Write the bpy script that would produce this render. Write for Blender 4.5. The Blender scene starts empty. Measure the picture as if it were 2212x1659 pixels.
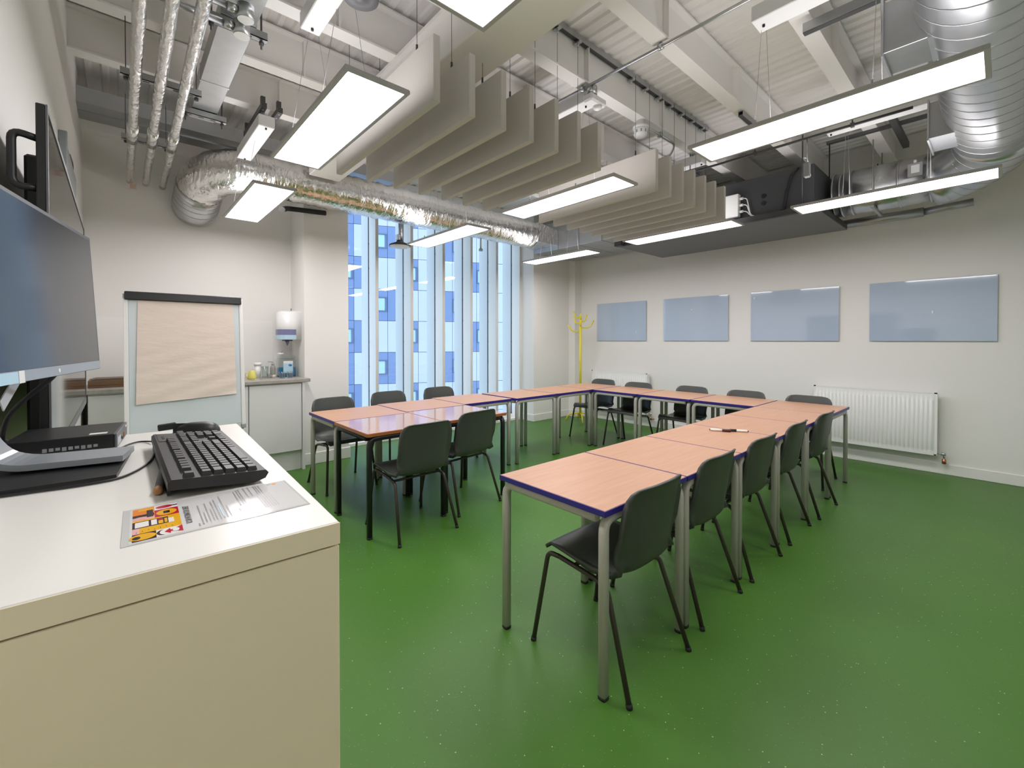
import bpy, bmesh, math, random
from mathutils import Vector, Matrix
random.seed(7)
R = math.radians
PI = math.pi
scene = bpy.context.scene
COL = scene.collection

# ------------------------------------------------------------------ materials
def mat(name, color, rough=0.5, metal=0.0, spec=0.5, noise=0.0, nscale=8.0, bump=0.0, bscale=60.0, coat=0.0, emis=None, estr=0.0, stretch=None):
    m = bpy.data.materials.new(name); m.use_nodes = True
    nt = m.node_tree; b = nt.nodes['Principled BSDF']
    b.inputs['Base Color'].default_value = (*color, 1)
    b.inputs['Roughness'].default_value = rough
    b.inputs['Metallic'].default_value = metal
    b.inputs['Specular IOR Level'].default_value = spec
    if coat: b.inputs['Coat Weight'].default_value = coat; b.inputs['Coat Roughness'].default_value = 0.06
    if emis: b.inputs['Emission Color'].default_value = (*emis, 1); b.inputs['Emission Strength'].default_value = estr
    if noise or bump:
        tc = nt.nodes.new('ShaderNodeTexCoord'); src = tc.outputs['Object']
        if stretch:
            mp = nt.nodes.new('ShaderNodeMapping'); mp.inputs['Scale'].default_value = stretch
            nt.links.new(src, mp.inputs['Vector']); src = mp.outputs['Vector']
    if noise:
        n = nt.nodes.new('ShaderNodeTexNoise'); n.inputs['Scale'].default_value = nscale; n.inputs['Detail'].default_value = 6
        nt.links.new(src, n.inputs['Vector'])
        mx = nt.nodes.new('ShaderNodeMix'); mx.data_type = 'RGBA'
        mx.inputs[6].default_value = (*[c * (1 - noise) for c in color], 1)
        mx.inputs[7].default_value = (*[min(1, c * (1 + noise)) for c in color], 1)
        nt.links.new(n.outputs['Fac'], mx.inputs[0]); nt.links.new(mx.outputs[2], b.inputs['Base Color'])
    if bump:
        n2 = nt.nodes.new('ShaderNodeTexNoise'); n2.inputs['Scale'].default_value = bscale; n2.inputs['Detail'].default_value = 4
        nt.links.new(src, n2.inputs['Vector'])
        bp = nt.nodes.new('ShaderNodeBump'); bp.inputs['Strength'].default_value = bump; bp.inputs['Distance'].default_value = 0.01
        nt.links.new(n2.outputs['Fac'], bp.inputs['Height']); nt.links.new(bp.outputs['Normal'], b.inputs['Normal'])
    return m

def floor_mat():
    m = mat('green_rubber_floor', (0.052, 0.155, 0.022), rough=0.42, spec=0.32)
    nt = m.node_tree; b = nt.nodes['Principled BSDF']
    tc = nt.nodes.new('ShaderNodeTexCoord')
    n = nt.nodes.new('ShaderNodeTexNoise'); n.inputs['Scale'].default_value = 1.3; n.inputs['Detail'].default_value = 8
    nt.links.new(tc.outputs['Object'], n.inputs['Vector'])
    mx = nt.nodes.new('ShaderNodeMix'); mx.data_type = 'RGBA'
    mx.inputs[6].default_value = (0.050, 0.142, 0.016, 1); mx.inputs[7].default_value = (0.070, 0.188, 0.025, 1)
    nt.links.new(n.outputs['Fac'], mx.inputs[0])
    last = mx.outputs[2]
    for sc, th, c in ((44.0, 0.095, (0.40, 0.55, 0.34, 1)), (85.0, 0.11, (0.17, 0.33, 0.11, 1))):
        v = nt.nodes.new('ShaderNodeTexVoronoi'); v.inputs['Scale'].default_value = sc
        nt.links.new(tc.outputs['Object'], v.inputs['Vector'])
        lt = nt.nodes.new('ShaderNodeMath'); lt.operation = 'LESS_THAN'; lt.inputs[1].default_value = th
        nt.links.new(v.outputs['Distance'], lt.inputs[0])
        sp = nt.nodes.new('ShaderNodeSeparateColor'); nt.links.new(v.outputs['Color'], sp.inputs[0])
        gt = nt.nodes.new('ShaderNodeMath'); gt.operation = 'GREATER_THAN'; gt.inputs[1].default_value = 0.66
        nt.links.new(sp.outputs[0], gt.inputs[0])
        mu = nt.nodes.new('ShaderNodeMath'); mu.operation = 'MULTIPLY'
        nt.links.new(lt.outputs[0], mu.inputs[0]); nt.links.new(gt.outputs[0], mu.inputs[1])
        m2 = nt.nodes.new('ShaderNodeMix'); m2.data_type = 'RGBA'; m2.inputs[7].default_value = c
        nt.links.new(mu.outputs[0], m2.inputs[0]); nt.links.new(last, m2.inputs[6]); last = m2.outputs[2]
    nt.links.new(last, b.inputs['Base Color'])
    n2 = nt.nodes.new('ShaderNodeTexNoise'); n2.inputs['Scale'].default_value = 140
    nt.links.new(tc.outputs['Object'], n2.inputs['Vector'])
    bp = nt.nodes.new('ShaderNodeBump'); bp.inputs['Strength'].default_value = 0.06; bp.inputs['Distance'].default_value = 0.005
    nt.links.new(n2.outputs['Fac'], bp.inputs['Height']); nt.links.new(bp.outputs['Normal'], b.inputs['Normal'])
    return m

def wood_mat(name, c1, c2, rough, coat=0.0):
    m = mat(name, c1, rough=rough, coat=coat)
    nt = m.node_tree; b = nt.nodes['Principled BSDF']
    tc = nt.nodes.new('ShaderNodeTexCoord')
    mp = nt.nodes.new('ShaderNodeMapping'); mp.inputs['Scale'].default_value = (2.0, 34.0, 10.0)
    n = nt.nodes.new('ShaderNodeTexNoise'); n.inputs['Scale'].default_value = 1.6; n.inputs['Detail'].default_value = 5
    n.inputs['Distortion'].default_value = 0.6
    nt.links.new(tc.outputs['Object'], mp.inputs['Vector']); nt.links.new(mp.outputs['Vector'], n.inputs['Vector'])
    cr = nt.nodes.new('ShaderNodeValToRGB'); cr.color_ramp.elements[0].position = 0.3; cr.color_ramp.elements[1].position = 0.7
    cr.color_ramp.elements[0].color = (*c1, 1); cr.color_ramp.elements[1].color = (*c2, 1)
    nt.links.new(n.outputs['Fac'], cr.inputs['Fac']); nt.links.new(cr.outputs['Color'], b.inputs['Base Color'])
    return m

def glass_mat(name, tint, ior=1.45, rough=0.0, refl=1.0):
    m = bpy.data.materials.new(name); m.use_nodes = True; nt = m.node_tree; nt.nodes.clear()
    out = nt.nodes.new('ShaderNodeOutputMaterial'); t = nt.nodes.new('ShaderNodeBsdfTransparent'); t.inputs[0].default_value = (*tint, 1)
    g = nt.nodes.new('ShaderNodeBsdfGlossy'); g.inputs['Roughness'].default_value = rough; g.inputs['Color'].default_value = (refl, refl, refl, 1)
    lw = nt.nodes.new('ShaderNodeLayerWeight'); lw.inputs[0].default_value = 0.5
    pw = nt.nodes.new('ShaderNodeMath'); pw.operation = 'POWER'; pw.inputs[1].default_value = 5.0
    nt.links.new(lw.outputs['Facing'], pw.inputs[0])
    f = nt.nodes.new('ShaderNodeMath'); f.operation = 'MULTIPLY_ADD'; f.inputs[1].default_value = 0.95; f.inputs[2].default_value = 0.045
    nt.links.new(pw.outputs[0], f.inputs[0])
    mx = nt.nodes.new('ShaderNodeMixShader')
    nt.links.new(f.outputs[0], mx.inputs[0]); nt.links.new(t.outputs[0], mx.inputs[1]); nt.links.new(g.outputs[0], mx.inputs[2])
    nt.links.new(mx.outputs[0], out.inputs['Surface'])
    return m

def foil_mat():
    m = mat('crinkled_foil', (0.80, 0.79, 0.77), rough=0.17, metal=1.0)
    nt = m.node_tree; b = nt.nodes['Principled BSDF']
    tc = nt.nodes.new('ShaderNodeTexCoord')
    mp = nt.nodes.new('ShaderNodeMapping'); mp.inputs['Scale'].default_value = (2.2, 1.0, 1.0)
    nt.links.new(tc.outputs['Object'], mp.inputs['Vector'])
    n1 = nt.nodes.new('ShaderNodeTexNoise'); n1.inputs['Scale'].default_value = 9; n1.inputs['Detail'].default_value = 6; n1.inputs['Distortion'].default_value = 1.2
    v = nt.nodes.new('ShaderNodeTexVoronoi'); v.feature = 'SMOOTH_F1'; v.inputs['Scale'].default_value = 22
    nt.links.new(mp.outputs['Vector'], n1.inputs['Vector']); nt.links.new(mp.outputs['Vector'], v.inputs['Vector'])
    ad = nt.nodes.new('ShaderNodeMath'); ad.operation = 'MULTIPLY_ADD'; ad.inputs[1].default_value = 0.35
    nt.links.new(v.outputs['Distance'], ad.inputs[0]); nt.links.new(n1.outputs['Fac'], ad.inputs[2])
    bp = nt.nodes.new('ShaderNodeBump'); bp.inputs['Strength'].default_value = 0.55; bp.inputs['Distance'].default_value = 0.02
    nt.links.new(ad.outputs[0], bp.inputs['Height']); nt.links.new(bp.outputs['Normal'], b.inputs['Normal'])
    return m

def emit_mat(name, color, strength):
    m = bpy.data.materials.new(name); m.use_nodes = True; nt = m.node_tree; nt.nodes.clear()
    out = nt.nodes.new('ShaderNodeOutputMaterial'); e = nt.nodes.new('ShaderNodeEmission')
    e.inputs[0].default_value = (*color, 1); e.inputs[1].default_value = strength
    nt.links.new(e.outputs[0], out.inputs['Surface']); return m

LIGHT_L = 12.0
M = {}
M['wall'] = mat('warm_white_paint', (0.80, 0.786, 0.755), rough=0.7, bump=0.04, bscale=220)
M['ceil'] = mat('white_steel_deck_paint', (0.84, 0.82, 0.80), rough=0.5)
M['beam'] = mat('white_beam_paint', (0.84, 0.82, 0.79), rough=0.45)
M['skirt'] = mat('satin_white_gloss', (0.82, 0.81, 0.78), rough=0.35)
M['floor'] = floor_mat()
M['beech'] = wood_mat('beech_laminate', (0.49, 0.262, 0.155), (0.55, 0.31, 0.19), 0.38)
M['gloss_beech'] = wood_mat('polished_beech', (0.50, 0.235, 0.135), (0.56, 0.275, 0.165), 0.12, coat=0.6)
M['blue_edge'] = mat('blue_pu_edge', (0.022, 0.012, 0.20), rough=0.4)
M['brown_edge'] = mat('lacquered_wood_edge', (0.34, 0.12, 0.035), rough=0.3, noise=0.2, nscale=20)
M['grey_leg'] = mat('silver_grey_powder_coat', (0.47, 0.445, 0.405), rough=0.4, spec=0.5)
M['black_leg'] = mat('black_powder_coat', (0.012, 0.012, 0.015), rough=0.35)
M['shell'] = mat('charcoal_polypropylene', (0.056, 0.060, 0.054), rough=0.36, spec=0.5, bump=0.03, bscale=350)
M['chair_leg'] = mat('dark_brown_steel', (0.045, 0.033, 0.028), rough=0.4, spec=0.5)
M['rubber'] = mat('black_rubber', (0.015, 0.015, 0.015), rough=0.7)
M['panel_frame'] = mat('white_light_frame', (0.46, 0.45, 0.44), rough=0.4)
M['light'] = emit_mat('led_diffuser', (1.0, 0.965, 0.98), LIGHT_L)
M['ceil_fill'] = emit_mat('ceiling_fill_glow', (1.0, 0.965, 0.985), 3.3)  # glow added on top of the panels to brighten the ceiling
M['baffle'] = mat('cream_felt', (0.60, 0.57, 0.53), rough=0.95, bump=0.08, bscale=300)
M['galv'] = mat('galvanised_steel', (0.58, 0.59, 0.60), rough=0.32, metal=1.0, noise=0.10, nscale=14)
M['galv2'] = mat('dull_galvanised_steel', (0.45, 0.46, 0.47), rough=0.42, metal=1.0, noise=0.12, nscale=10)
M['foil'] = foil_mat()
M['darkmetal'] = mat('dark_grey_casing', (0.050, 0.052, 0.057), rough=0.5)
M['casing'] = mat('graphite_underside', (0.115, 0.117, 0.122), rough=0.45, noise=0.06)
M['strut'] = mat('slotted_steel_strut', (0.10, 0.10, 0.10), rough=0.45, metal=0.6)
M['white_plastic'] = mat('white_plastic', (0.80, 0.80, 0.79), rough=0.35)
M['grey_plastic'] = mat('grey_plastic', (0.33, 0.34, 0.35), rough=0.4)
M['black_plastic'] = mat('black_plastic', (0.012, 0.012, 0.013), rough=0.42, bump=0.03, bscale=500)
M['key'] = mat('dark_key_plastic', (0.028, 0.028, 0.029), rough=0.38)
M['screen'] = mat('dark_lcd_glass', (0.008, 0.015, 0.026), rough=0.10, spec=0.5)
M['tvscreen'] = mat('tv_glass', (0.012, 0.013, 0.013), rough=0.05, spec=0.6)
M['silver'] = mat('brushed_silver_plastic', (0.34, 0.37, 0.40), rough=0.30, metal=0.25)
M['desk'] = mat('white_laminate', (0.80, 0.79, 0.74), rough=0.28, spec=0.5)
M['deskbody'] = mat('warm_lit_white_laminate', (0.90, 0.78, 0.56), rough=0.38)  # white laminate with the warm light on the desk front put into its colour
M['cab'] = mat('pale_grey_cabinet', (0.72, 0.715, 0.70), rough=0.35)
M['stone'] = mat('grey_stone_laminate', (0.36, 0.335, 0.30), rough=0.4, noise=0.3, nscale=25)
M['brownwood'] = wood_mat('dark_walnut', (0.10, 0.055, 0.025), (0.22, 0.12, 0.055), 0.45)
M['board'] = mat('blue_grey_glass_board', (0.44, 0.53, 0.66), rough=0.03, spec=0.5, coat=1.0)
M['enamel'] = mat('white_enamel', (0.86, 0.86, 0.84), rough=0.25)
M['yellow'] = mat('yellow_steel', (0.72, 0.60, 0.02), rough=0.35)
M['copper'] = mat('copper_pipe', (0.50, 0.22, 0.12), rough=0.35, metal=1.0)
M['paper'] = mat('flip_paper', (0.74, 0.635, 0.56), rough=0.85, bump=0.35, bscale=5, stretch=(1, 1, 3.2), noise=0.04, nscale=5)
M['flipboard'] = mat('pale_blue_whiteboard', (0.63, 0.69, 0.72), rough=0.3)
M['sheet'] = mat('laminated_paper', (0.78, 0.78, 0.78), rough=0.09, coat=0.8)
M['pouch'] = mat('laminate_margin', (0.66, 0.67, 0.66), rough=0.08, coat=0.8)
M['ink'] = mat('dark_ink', (0.10, 0.10, 0.10), rough=0.3)
M['inkgrey'] = mat('grey_ink', (0.30, 0.29, 0.29), rough=0.3)
M['art_yellow'] = mat('art_yellow', (0.80, 0.42, 0.01), rough=0.15)
M['art_red'] = mat('art_crimson', (0.50, 0.015, 0.05), rough=0.15)
M['art_orange'] = mat('art_orange', (0.80, 0.22, 0.02), rough=0.15)
M['art_dark'] = mat('art_aubergine', (0.035, 0.015, 0.03), rough=0.15)
M['art_white'] = mat('art_white', (0.82, 0.80, 0.78), rough=0.15)
M['art_pink'] = mat('art_pink', (0.80, 0.45, 0.42), rough=0.15)
M['mullion'] = mat('window_frame_white', (0.84, 0.87, 0.86), rough=0.4)
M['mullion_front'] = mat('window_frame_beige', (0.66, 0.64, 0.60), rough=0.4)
M['fin'] = mat('outer_fin_aluminium', (0.62, 0.68, 0.70), rough=0.4)
M['gasket'] = mat('dark_gasket', (0.02, 0.025, 0.04), rough=0.5)
M['glass'] = glass_mat('window_glass', (0.93, 0.97, 0.99))
M['clear'] = glass_mat('clear_tumbler_glass', (0.86, 0.89, 0.88))
M['fac_white'] = mat('facade_white_panel', (0.47, 0.53, 0.66), rough=0.5, noise=0.04, nscale=0.6)
M['fac_blue'] = mat('facade_blue_panel', (0.155, 0.235, 0.42), rough=0.45, noise=0.06, nscale=0.6)
M['fac_joint'] = mat('facade_joint', (0.09, 0.14, 0.24), rough=0.6)
M['fac_glass'] = mat('facade_window_glass', (0.36, 0.56, 0.62), rough=0.15)
M['ground'] = mat('grey_paving', (0.55, 0.56, 0.58), rough=0.8, noise=0.1)
M['liquid'] = mat('blue_liquid', (0.01, 0.16, 0.34), rough=0.15)
M['label_blue'] = mat('pale_blue_label', (0.45, 0.66, 0.78), rough=0.4)
M['logo_blue'] = mat('mid_blue_print', (0.04, 0.32, 0.62), rough=0.4)
M['mauve'] = mat('mauve_window_plastic', (0.20, 0.20, 0.36), rough=0.2)
M['cupyellow'] = mat('yellow_ceramic', (0.62, 0.56, 0.12), rough=0.3)
M['penwhite'] = mat('pen_white', (0.82, 0.80, 0.74), rough=0.3)
M['pencap'] = mat('pen_dark_red_cap', (0.07, 0.012, 0.012), rough=0.3)
M['pencap2'] = mat('pen_black_cap', (0.02, 0.012, 0.014), rough=0.3)
M['pinktag'] = mat('pink_tag', (0.60, 0.40, 0.36), rough=0.6)
M['soap'] = mat('grey_soap_bottle', (0.28, 0.28, 0.25), rough=0.25)
M['orange_tip'] = mat('wooden_pen_tip', (0.40, 0.19, 0.08), rough=0.4)

# ------------------------------------------------------------------ mesh builder
class MB:
    def __init__(s): s.v = []; s.f = []; s.mi = []; s.sm = []
    def add(s, vs, fs, mi=0, smooth=False, mx=None):
        o = len(s.v)
        for p in vs:
            p = Vector(p)
            s.v.append(tuple(mx @ p if mx else p))
        for f in fs:
            s.f.append([i + o for i in f]); s.mi.append(mi); s.sm.append(smooth)
    def box(s, x0, x1, y0, y1, z0, z1, b=0.0, mi=0, mx=None):
        if x0 > x1: x0, x1 = x1, x0
        if y0 > y1: y0, y1 = y1, y0
        if z0 > z1: z0, z1 = z1, z0
        b = min(b, (x1 - x0) * .45, (y1 - y0) * .45, (z1 - z0) * .45)
        if b <= 0:
            vs = [(x, y, z) for x in (x0, x1) for y in (y0, y1) for z in (z0, z1)]
            s.add(vs, [(0, 1, 3, 2), (4, 6, 7, 5), (0, 4, 5, 1), (2, 3, 7, 6), (0, 2, 6, 4), (1, 5, 7, 3)], mi, False, mx); return
        vs = []; ids = {}
        lo = (x0, y0, z0); hi = (x1, y1, z1)
        for sx in (0, 1):
            for sy in (0, 1):
                for sz in (0, 1):
                    S = (sx, sy, sz)
                    for ax in range(3):
                        p = []
                        for k in range(3):
                            e = hi[k] if S[k] else lo[k]
                            if k != ax: e += -b if S[k] else b
                            p.append(e)
                        ids[(S, ax)] = len(vs); vs.append(tuple(p))
        fs = []
        def order(l):
            c = sum((Vector(vs[i]) for i in l), Vector()) / len(l)
            ctr = Vector(((x0 + x1) / 2, (y0 + y1) / 2, (z0 + z1) / 2)); n = (c - ctr)
            a = Vector(vs[l[0]]) - c; a = (a - n * (a.dot(n) / n.dot(n))); bb = n.cross(a)
            return sorted(l, key=lambda i: math.atan2((Vector(vs[i]) - c).dot(bb) / bb.length, (Vector(vs[i]) - c).dot(a) / a.length))
        for ax in range(3):
            o1, o2 = [k for k in range(3) if k != ax]
            for sd in (0, 1):
                l = []
                for a in (0, 1):
                    for c in (0, 1):
                        S = [0, 0, 0]; S[ax] = sd; S[o1] = a; S[o2] = c; l.append(ids[(tuple(S), ax)])
                fs.append(order(l))
            for a in (0, 1):
                for c in (0, 1):
                    l = []
                    for t in (0, 1):
                        S = [0, 0, 0]; S[ax] = t; S[o1] = a; S[o2] = c; S = tuple(S)
                        l += [ids[(S, o1)], ids[(S, o2)]]
                    fs.append(order(l))
        for sx in (0, 1):
            for sy in (0, 1):
                for sz in (0, 1):
                    fs.append(order([ids[((sx, sy, sz), k)] for k in range(3)]))
        s.add(vs, fs, mi, False, mx)
    def tube(s, pts, r, n=10, closed=False, mi=0, caps=True, square=0.0, rr=None, mx=None, up=None):
        pts = [Vector(p) for p in pts]; N = len(pts); vs = []; fs = []
        prev = None
        for i, p in enumerate(pts):
            if closed: t = pts[(i + 1) % N] - pts[i - 1]
            else: t = pts[min(i + 1, N - 1)] - pts[max(i - 1, 0)]
            t.normalize()
            if prev is None:
                a = Vector(up) if up else (Vector((0, 0, 1)) if abs(t.z) < 0.9 else Vector((1, 0, 0)))
                u = (a - t * a.dot(t)).normalized()
            else: u = (prev - t * prev.dot(t)).normalized()
            prev = u; w = t.cross(u)
            rad = rr[i] if rr else r
            for k in range(n):
                th = 2 * PI * (k + .5) / n; c, q = math.cos(th), math.sin(th)
                if square:
                    m = max(abs(c), abs(q)); sc = (1 - square) + square / m
                    c *= sc; q *= sc
                vs.append(p + (u * c + w * q) * rad)
        for i in range(N if closed else N - 1):
            j = (i + 1) % N
            for k in range(n):
                l = (k + 1) % n
                fs.append((i * n + k, i * n + l, j * n + l, j * n + k))
        s.add(vs, fs, mi, True, mx)
        if caps and not closed:
            o = len(s.v) - N * n
            s.f.append([o + k for k in range(n)][::-1]); s.mi.append(mi); s.sm.append(False)
            s.f.append([o + (N - 1) * n + k for k in range(n)]); s.mi.append(mi); s.sm.append(False)
    def cyl(s, p0, p1, r, n=14, mi=0, r2=None, mx=None):
        s.tube([p0, p1], r, n, mi=mi, rr=[r, r if r2 is None else r2], mx=mx)
    def lathe(s, prof, c=(0, 0, 0), n=20, mi=0, mx=None, ax='z', smooth=True):
        vs = []; fs = []; P = len(prof); c = Vector(c)
        for (r, h) in prof:
            for k in range(n):
                th = 2 * PI * k / n; a, b = r * math.cos(th), r * math.sin(th)
                vs.append(c + (Vector((a, b, h)) if ax == 'z' else Vector((h, a, b)) if ax == 'x' else Vector((b, h, a))))
        for i in range(P - 1):
            for k in range(n):
                l = (k + 1) % n
                fs.append((i * n + k, i * n + l, (i + 1) * n + l, (i + 1) * n + k))
        s.add(vs, fs, mi, smooth, mx)
        o = len(s.v) - P * n
        if prof[0][0] > 1e-4: s.f.append([o + k for k in range(n)][::-1]); s.mi.append(mi); s.sm.append(False)
        if prof[-1][0] > 1e-4: s.f.append([o + (P - 1) * n + k for k in range(n)]); s.mi.append(mi); s.sm.append(False)
    def prism(s, poly, a0, a1, ax='y', mi=0, mx=None, smooth=False):
        def P3(p, h):
            return (h, p[0], p[1]) if ax == 'x' else (p[0], h, p[1]) if ax == 'y' else (p[0], p[1], h)
        n = len(poly)
        s.add([P3(p, a0) for p in poly] + [P3(p, a1) for p in poly],
              [list(range(n))[::-1], list(range(n, 2 * n))], mi, False, mx)
        o = len(s.v) - 2 * n
        for i in range(n):
            j = (i + 1) % n
            s.f.append([o + i, o + j, o + n + j, o + n + i]); s.mi.append(mi); s.sm.append(smooth)
    def build(s, name, mats, parent=None, loc=None, rotz=0.0, recalc=True):
        me = bpy.data.meshes.new(name); me.from_pydata(s.v, [], s.f)
        for m in (mats if isinstance(mats, (list, tuple)) else [mats]): me.materials.append(M[m] if isinstance(m, str) else m)
        for p, mi, sm in zip(me.polygons, s.mi, s.sm): p.material_index = mi; p.use_smooth = sm
        if recalc:
            bm = bmesh.new(); bm.from_mesh(me); bmesh.ops.recalc_face_normals(bm, faces=bm.faces); bm.to_mesh(me); bm.free()
        me.update()
        o = bpy.data.objects.new(name, me); COL.objects.link(o)
        if parent: o.parent = parent
        if loc: o.location = loc
        if rotz: o.rotation_euler.z = rotz
        return o

def tag(o, label=None, cat=None, group=None, kind=None):
    if label: o['label'] = label
    if cat: o['category'] = cat
    if group: o['group'] = group
    if kind: o['kind'] = kind
    return o
def thing(name, label, cat, loc=(0, 0, 0), rotz=0.0, group=None):
    o = bpy.data.objects.new(name, None); COL.objects.link(o); o.empty_display_size = 0.1
    o.location = loc; o.rotation_euler.z = rotz
    return tag(o, label, cat, group)
def children(o): return [c for c in bpy.data.objects if c.parent is o]
def copy_tree(o, loc=None, rotz=None, label=None, group=None):
    kids = {}
    for c in bpy.data.objects:
        if c.parent: kids.setdefault(c.parent.name, []).append(c)
    def rec(x, parent):
        c = x.copy(); COL.objects.link(c)
        if parent: c.parent = parent
        for k in kids.get(x.name, []): rec(k, c)
        return c
    r = rec(o, None)
    if loc is not None: r.location = loc
    if rotz is not None: r.rotation_euler.z = rotz
    if label: r['label'] = label
    if group: r['group'] = group
    return r
def struct(mb, name, m, **k): return tag(mb.build(name, m, **k), kind='structure')
def box(x0, x1, y0, y1, z0, z1, b=0.0):
    m = MB(); m.box(x0, x1, y0, y1, z0, z1, b); return m
def arc(c, r, a0, a1, n, u, w):
    c, u, w = Vector(c), Vector(u), Vector(w)
    return [c + u * (r * math.cos(a0 + (a1 - a0) * i / n)) + w * (r * math.sin(a0 + (a1 - a0) * i / n)) for i in range(n + 1)]
def fillet(pts, r, n=5):
    pts = [Vector(p) for p in pts]; out = [pts[0]]
    for i in range(1, len(pts) - 1):
        a, b, c = pts[i - 1], pts[i], pts[i + 1]
        d1 = (a - b); d2 = (c - b); rr = min(r, d1.length * .49, d2.length * .49)
        p, q = b + d1.normalized() * rr, b + d2.normalized() * rr
        for k in range(n + 1):
            t = k / n; out.append(p * (1 - t) ** 2 + b * (2 * t * (1 - t)) + q * t * t)
    out.append(pts[-1]); return out
def text_mesh(txt, size, mx, bold=0.0):
    cu = bpy.data.curves.new('txt', 'FONT'); cu.body = txt; cu.size = size; cu.align_x = 'LEFT'; cu.offset = bold
    o = bpy.data.objects.new('txt', cu); COL.objects.link(o)
    dg = bpy.context.evaluated_depsgraph_get(); me = o.evaluated_get(dg).to_mesh()
    vs = [tuple(v.co) for v in me.vertices]; fs = [list(p.vertices) for p in me.polygons]
    o.evaluated_get(dg).to_mesh_clear(); bpy.data.objects.remove(o); bpy.data.curves.remove(cu)
    mb = MB(); mb.add(vs, fs, 0, False, mx); return mb

# ------------------------------------------------------------------ the setting
XL, XR, YB, YF, ZC = -0.226, 6.2, 5.5, -1.25, 3.5
struct(box(XL - .1, XR + .1, YF - .1, 5.76, -0.12, 0), 'floor', 'floor')
# corrugated deck, ribs running along y
m = MB(); xs = []; p = .10; x = XL - .05
while x < XR + .1:
    xs += [(x, 0), (x + p * .30, 0), (x + p * .42, .016), (x + p * .88, .016)]; x += p
vs = []; fs = []
for (x, h) in xs: vs += [(x, YF - .1, ZC + h), (x, 5.9, ZC + h)]
for i in range(len(xs) - 1): fs.append((2 * i, 2 * i + 1, 2 * i + 3, 2 * i + 2))
m.add(vs, fs); 
m.add([(XL - .1, YF - .1, ZC + .1), (XR + .15, YF - .1, ZC + .1), (XR + .15, 5.9, ZC + .1), (XL - .1, 5.9, ZC + .1)], [(0, 1, 2, 3)])
struct(m, 'ceiling', 'ceil')
struct(box(XL - .1, XL, YF - .1, YB + .1, 0, ZC), 'wall_left', 'wall')
struct(box(XR, XR + .1, YF - .1, 5.3, 0, ZC), 'wall_right', 'wall')
struct(box(XL, XR, YF - .1, YF, 0, ZC), 'wall_behind', 'wall')
struct(box(XL, 1.5, YB, YB + .1, 0, ZC), 'wall_alcove', 'wall')
struct(box(1.495, 1.972, 5.02, 5.76, 0, ZC), 'wall_left_pier', 'wall')
struct(box(5.135, XR + .1, 5.2, 5.76, 0, ZC), 'wall_right_pier', 'wall')
struct(box(1.972, 5.135, 5.5, 5.76, 3.08, ZC), 'wall_window_head', 'wall')
struct(box(6.02, XR, 5.06, 5.2, 0, ZC), 'wall_corner_boxing', 'wall')
struct(box(XL, 1.30, YB - .006, YB, .95, 1.565), 'wall_splashback', 'skirt')
m = MB(); m.box(XR - .016, XR, YF, 5.06, 0, .105, .004); struct(m, 'baseboard_right', 'skirt')
m = MB(); m.box(1.48, 1.986, 5.004, 5.02, 0, .125, .004); m.box(1.972, 1.986, 5.02, 5.45, 0, .125, .004); struct(m, 'baseboard_left_pier', 'skirt')
m = MB(); m.box(5.12, 6.02, 5.184, 5.2, 0, .115, .004); m.box(5.12, 5.135, 5.2, 5.5, 0, .115, .004); struct(m, 'baseboard_right_pier', 'skirt')
m = MB(); m.box(6.006, 6.02, 5.05, 5.2, 0, .11); m.box(6.006, 6.2, 5.046, 5.06, 0, .11); struct(m, 'baseboard_corner', 'skirt')
# ceiling beams: secondary beams along x on top of one wide primary beam along y
k = 0
for y in (-.50, .15, .80, 1.44, 2.06, 2.70, 3.36, 4.0):
    m = MB(); m.box(XL, XR, y - .05, y + .05, 3.2, 3.212); m.box(XL, XR, y - .006, y + .006, 3.212, ZC); m.box(XL, XR, y - .05, y + .05, 3.47, 3.482)
    for sx in (1.0, 2.55, 3.6, 4.9): m.box(sx - .005, sx + .005, y - .045, y + .045, 3.212, 3.47)
    tag(m.build('beam', 'beam'), kind='structure')
m = MB(); m.box(1.39, 1.68, YF, 4.5, 2.95, 3.199, .006); m.box(1.36, 1.71, YF, 4.5, 3.175, 3.2); tag(m.build('beam', 'beam'), kind='structure')
m = MB(); m.box(XL, 2.4, 4.74, 5.10, 3.18, 3.3); m.box(XL, 2.4, 4.90, 4.94, 3.17, 3.18); tag(m.build('beam', 'galv2'), kind='structure')
m = MB(); m.box(XL, 1.495, 5.36, 5.5, 3.2, ZC); tag(m.build('beam', 'beam'), kind='structure')

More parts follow.
